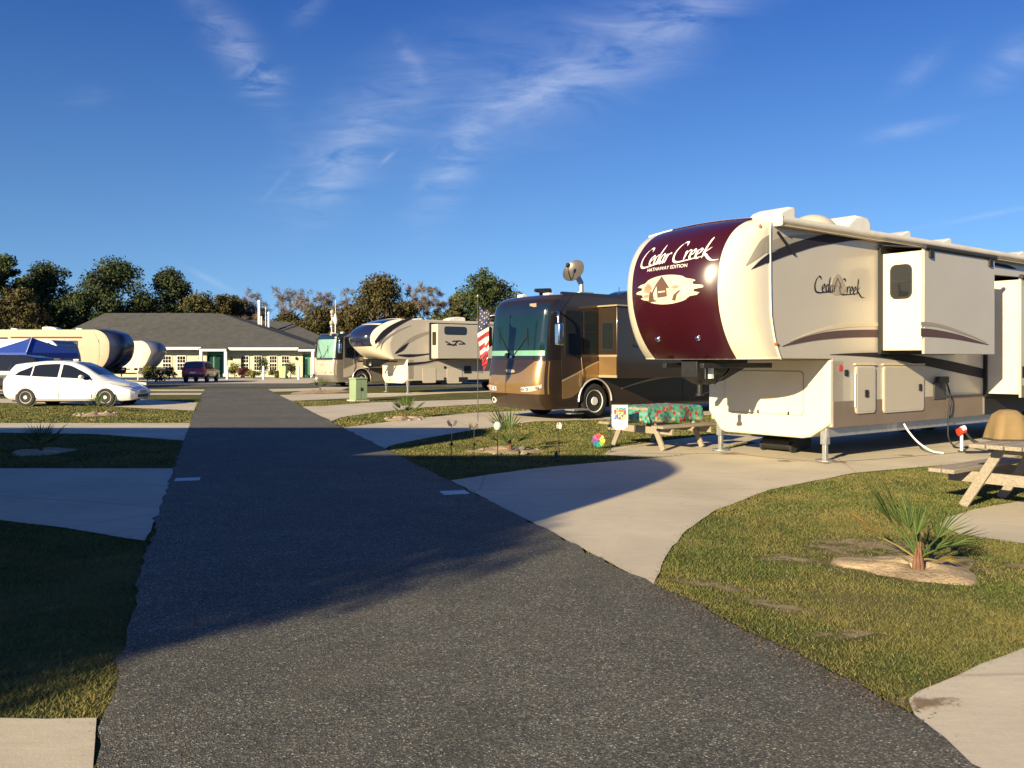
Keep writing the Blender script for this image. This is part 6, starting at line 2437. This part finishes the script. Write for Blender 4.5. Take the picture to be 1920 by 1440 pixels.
def pinwheel():
    x, y = G(1122, 842)
    r = thing('pinwheel', 'rainbow coloured pinwheel standing in the grass left of the small table', 'pinwheel', (x, y, 0))
    MB().cyl((0, .02, 0), (0, .02, .16), .006).build('stake', MATS['black'], r)
    cols = ['red', 'orange', 'yellow', 'lime', 'teal', 'sky', 'violet', 'pink']
    rgb = [(.62, .04, .04), (.65, .20, .03), (.62, .46, .05), (.22, .42, .06), (.03, .35, .30), (.05, .25, .45), (.25, .10, .40), (.60, .10, .30)]
    order = [0, 7, 6, 5, 4, 3, 2, 1]
    V, Fc, fm = [], [], []
    for k in range(8):
        a0 = math.pi / 2 - math.pi / 8 + k * math.pi / 4
        ri = .122
        n0 = len(V)
        zc = .16
        pts = [(0, 0, zc)]
        for q in range(5):
            a = a0 + math.pi / 4 * q / 4
            rr = ri * (.92 + .10 * math.sin(math.pi * q / 4))
            pts.append((rr * math.cos(a), -.03 + .035 * q / 4, zc + rr * math.sin(a)))
        V += pts
        Fc.append(tuple(range(n0, n0 + 6)))
        fm.append(k)
    o = link_mesh('sails', V, Fc, None, r, fm=fm, mats=[mat('sail_' + cols[k], rgb[k], .5, var=.05) for k in order])
    o.modifiers.new('t', 'SOLIDIFY').thickness = .003
    MB().sphere((0, -.03, .16), .014, .014, .014, 8, 6).build('hub', MATS['dark_metal'], r)


pinwheel()


def stake(px, py, top, lab, kind, rot=0):
    x, y = G(px, py)
    h = HT(top, y)
    r = thing('garden_stake', lab, 'garden ornament', (x, y, 0), R(rot), 'ornaments on thin stakes')
    MB().cyl((0, 0, 0), (0, 0, h - .03), .006, n=6).build('stake', MATS['dark_metal'], r)
    if kind == 'butterfly':
        for s in (-1, 1):
            V = [(0, 0, h - .05), (s * .05, -.02, h + .03), (s * .085, -.03, h + .02), (s * .075, -.025, h - .03), (s * .055, -.02, h - .06), (s * .02, -.01, h - .075)]
            o = link_mesh('wing', V, [tuple(range(6))], mat('wing_dark', (.10, .08, .07), .4, var=.3, scale=30), r)
            o.modifiers.new('t', 'SOLIDIFY').thickness = .004
        MB().sphere((0, 0, h * .45), .025, .025, .03, 8, 6).build('bead', MATS['black'], r, smooth=80)
    elif kind == 'white':
        for s in (-1, 1):
            V = [(0, 0, h - .03), (s * .015, -.015, h + .05), (s * .042, -.035, h), (s * .036, -.035, h - .05), (s * .01, -.01, h - .06)]
            o = link_mesh('wing', V, [tuple(range(5))], MATS['white_plastic'], r)
            o.modifiers.new('t', 'SOLIDIFY').thickness = .004
    elif kind == 'globe':
        MB().sphere((0, 0, h - .06), .065, .065, .075, 14, 10).build('globe', mat('globe_glass', (.62, .62, .48), .2, coat=.4, var=.05), r, smooth=80)
    elif kind == 'bell':
        MB().lathe([(0, h), (.02, h - .01), (.03, h - .07), (.05, h - .10), (0, h - .10)], (0, 0, 0), 'z', 12).build('bell', MATS['dark_metal'], r, smooth=40)


stake(847, 866, 791, 'dark butterfly stake, leftmost in the planting before the coach', 'butterfly', 15)
stake(889, 862, 797, 'dark butterfly stake, second from the left in the planting', 'butterfly', -20)
stake(933, 866, 792, 'pale globe on a stake by the young palm before the coach', 'globe')
stake(1048, 866, 797, 'small white butterfly stake right of the shaded palm', 'white')
stake(1043, 866, 846, 'short dark bell stake standing in the sunny grass edge', 'bell')
stake(974, 856, 838, 'low dark-winged stake right of the shaded palm', 'butterfly')


# ---------------------------------------------------------------- water stand and hoses beside the big trailer
def water_stand():
    x, y = G(1803, 848)
    r = thing('water_stand', 'white water standpipe with a red valve cap beside the big trailer', 'water stand', (x, y, .012))
    r.scale = (.75, .75, .85)
    MB().cyl((0, 0, 0), (0, 0, .36), .035, n=12).build('standpipe', MATS['white_paint'], r, smooth=40)
    MB().prism([(.09 * math.cos(k * .785), .09 * math.sin(k * .785)) for k in range(8)], 0, .02, 'z').build('foot', MATS['dark_metal'], r)
    v = MB().cyl((-.10, -.02, .40), (.07, -.02, .46), .085, .07, 12).build('valve_cap', MATS['red_plastic'], r, smooth=40)
    MB().cyl((-.02, -.03, .46), (.07, -.03, .50), .07, .06, 12).build('valve_collar', MATS['white_paint'], r, smooth=40)
    MB().tube(catmull([(.07, -.02, .42), (.2, -.06, .26), (.38, -.14, .16), (.52, -.2, .12), (.50, -.26, .03), (.30, -.35, .02), (-.1, -.38, .02)], 6), .032).build('hose', MATS['black'], r, smooth=60)


water_stand()


def tote():
    x, y = loc2(F1, .95, 1.5)
    r = thing('waste_tote', 'black plastic tank under the front of the big trailer', 'tank', (x, y, .012), TH)
    MB().prism(rrect(-.35, .35, 0.04, .26, .08), -.28, .28, 'y').build('tank', MATS['black'], r, bevel=.02)
    for s in (-1, 1):
        MB().cyl((-.25, s * .28, .09), (-.25, s * .33, .09), .09, n=16).build('wheel', MATS['rubber'], r)
    MB().cyl((.1, 0, .25), (.1, 0, .32), .05).build('cap', MATS['white_plastic'], r)


tote()


# ---------------------------------------------------------------- young palms
def palm(label, px, py, h, seed, spikes, n=9, w=.012, near=False, dry=()):
    """spikes: (azimuth deg clockwise from +Y, elevation deg, length) of each frond"""
    x, y = G(px, py)
    rg = np.random.default_rng(seed)
    r = thing('young_palm', label, 'palm', (x, y, 0.0), 0, 'young palms along the lane')
    tr = MB()
    for k in range(6):
        a = k * 1.05 + rg.normal() * .2
        q = .022 * h / .65
        tr.tube([(q * math.cos(a), q * math.sin(a), -.03), (1.2 * q * math.cos(a), 1.2 * q * math.sin(a), .06), (.7 * q * math.cos(a), .7 * q * math.sin(a), .16 * h / .65 + rg.uniform(0, .08))], [.022 * h / .65, .02 * h / .65, .006], 7)
    tr.build('trunk', mat('palm_boot', (.16, .075, .042), .8, var=.35, scale=20), r, smooth=60)
    for si, (az, el, Lf) in enumerate(spikes):
        a, e = R(az), R(el)
        d = np.array([math.sin(a) * math.cos(e), math.cos(a) * math.cos(e), math.sin(e)])
        base = np.array([0, 0, .10 * h / .65])
        hub = base + d * Lf * .42 + np.array([0, 0, -.02])
        side = np.cross(d, [0, 0, 1.0])
        side /= np.linalg.norm(side) + 1e-9
        upv = np.cross(side, d)
        mb = MB()
        mb.tube([tuple(base), tuple((base + hub) / 2 + upv * .01), tuple(hub)], [.010 * h / .65, .008 * h / .65, .006 * h / .65], 5)
        V, Fc = [], []
        for k in range(n):
            f = (k / (n - 1) * 2 - 1)
            ang = f * R(42 if near else 50)
            ll = Lf * (.62 - .18 * abs(f)) * rg.uniform(.88, 1.08)
            dd = d * math.cos(ang) + side * math.sin(ang)
            lift = upv * (.10 * (1 - abs(f)) + rg.normal() * .03)
            dd = dd + lift
            dd /= np.linalg.norm(dd)
            nrm = np.cross(dd, upv)
            nrm /= np.linalg.norm(nrm) + 1e-9
            wv = nrm * w * (1.0 - .3 * abs(f))
            tip = hub + dd * ll - np.array([0, 0, .05 * ll * (1 + abs(f)) * (1.6 if el < 30 else .5)])
            mid = hub + dd * ll * .5 + upv * .004
            i0 = len(V)
            fold = upv * w * .5
            V += [hub - wv * .25, hub + wv * .25, mid + wv + fold, mid - wv + fold, mid - fold * .6, tip]
            Fc += [(i0, i0 + 4, i0 + 3), (i0, i0 + 1, i0 + 2, i0 + 4), (i0 + 4, i0 + 2, i0 + 5), (i0 + 3, i0 + 4, i0 + 5)]
        mb.add(V, Fc)
        mb.build('frond', LEAF['palm_dry'] if si in dry else LEAF['palm'], r)
    return r


palm('bushy young palm in a bare sand patch on the sunny right-hand lawn', 1722, 1074, .66, 1,
     [(-60, 57, .78), (-48, 64, .68), (-25, 72, .62), (-72, 34, .72), (62, 36, .66), (76, 22, .64), (15, 66, .50), (88, 4, .36), (105, 40, .36)], 13, .0085, True, (3, 7))
palm('dark young palm in the shade on the left lawn', 76, 848, .62, 2, [(-60, 42, .60), (60, 42, .62), (-30, 60, .5), (30, 62, .52), (100, 30, .45), (-110, 32, .45), (180, 50, .4)], 9, .012)
palm('small palm in a stone ring before the front wheel of the white wagon', 182, 774, .62, 3, [(-60, 45, .6), (70, 40, .55), (-20, 70, .7), (20, 65, .6), (120, 35, .5), (-130, 35, .5)], 9, .014)
palm('young palm in a pale stone bed between the middle right pads', 760, 784, .62, 4, [(-60, 45, .65), (-30, 60, .7), (0, 70, .65), (40, 55, .65), (75, 32, .75), (95, 22, .6), (150, 40, .5), (-110, 35, .5)], 10, .016)
palm('shaded young palm before the bronze coach with one tall dark frond', 956, 846, .62, 5, [(-48, 58, .85), (-40, 62, .8), (10, 78, .75), (70, 28, .6), (-80, 25, .55), (120, 30, .5), (-150, 35, .45)], 9, .016)
palm('tiny palm in a sandy bed near the far coach', 600, 733, .62, 6, [(-60, 45, .7), (0, 70, .7), (60, 45, .7), (120, 40, .6), (-120, 40, .6)], 8, .02)


def stones(px, py, rx, ry, n, lab, seed):
    x0, y0 = G(px, py)
    rg = np.random.default_rng(seed)
    proto = None
    for k in range(n):
        a = 2 * math.pi * k / n + rg.normal() * .08
        if proto is None:
            bm = bmesh.new()
            bmesh.ops.create_icosphere(bm, subdivisions=2, radius=.09)
            for v in bm.verts:
                v.co *= 1 + .25 * math.sin(v.co.x * 40 + 1) * math.cos(v.co.y * 35)
                v.co.z *= .7
            me = bpy.data.meshes.new('edging_stone')
            bm.to_mesh(me)
            bm.free()
            me.materials.append(mat('stone', (.30, .25, .18), .9, var=.3, scale=12))
            proto = bpy.data.objects.new('edging_stone', me)
            o = proto
        else:
            o = proto.copy()
        COL.objects.link(o)
        o.location = (x0 + rx * math.cos(a), y0 + ry * math.sin(a), .015)
        s = rg.uniform(.4, 1.0)
        o.scale = (s, s * rg.uniform(.8, 1.2), s * .8)
        o.rotation_euler = (0, 0, rg.uniform(0, 6.28))
        tag(o, lab, 'stone', lab)


stones(181, 777, .52, .75, 11, 'pale stones ringing the small palm by the white wagon', 1)
stones(760, 786, .5, .7, 11, 'pale stones ringing the palm between the middle right pads', 2)
stones(955, 846, .5, .6, 6, 'grey stones ringing the shaded palm before the bronze coach', 3)

# unseen tree added behind the camera, crown shaped to half-shade the lane and verge


def added_shade_tree():
    rg = np.random.default_rng(77)
    r = thing('added_shade_tree', 'unseen thin-crowned tree added behind the left pads to half-shade the lane', 'tree', (-9.9, -6.3, 0), 0, 'unseen trees added for shade')
    MB().cyl((0, 0, 0), (0, 0, 5.6), .06, .02, 6).build('trunk', MATS['bark'], r)
    bl = [(rg.normal() * .22, rg.normal() * .22, z, .45, .45, .5) for z in np.linspace(3.2, 5.7, 11)] + [(rg.normal() * .3, rg.normal() * .3, z, .6, .6, .4) for z in (2.4, 2.7, 3.0, 3.3)]
    V, Fc = leaf_cloud(rg, bl, 3300, .08)
    np_mesh('crown', V, Fc, LEAF['olive'], r)


added_shade_tree()
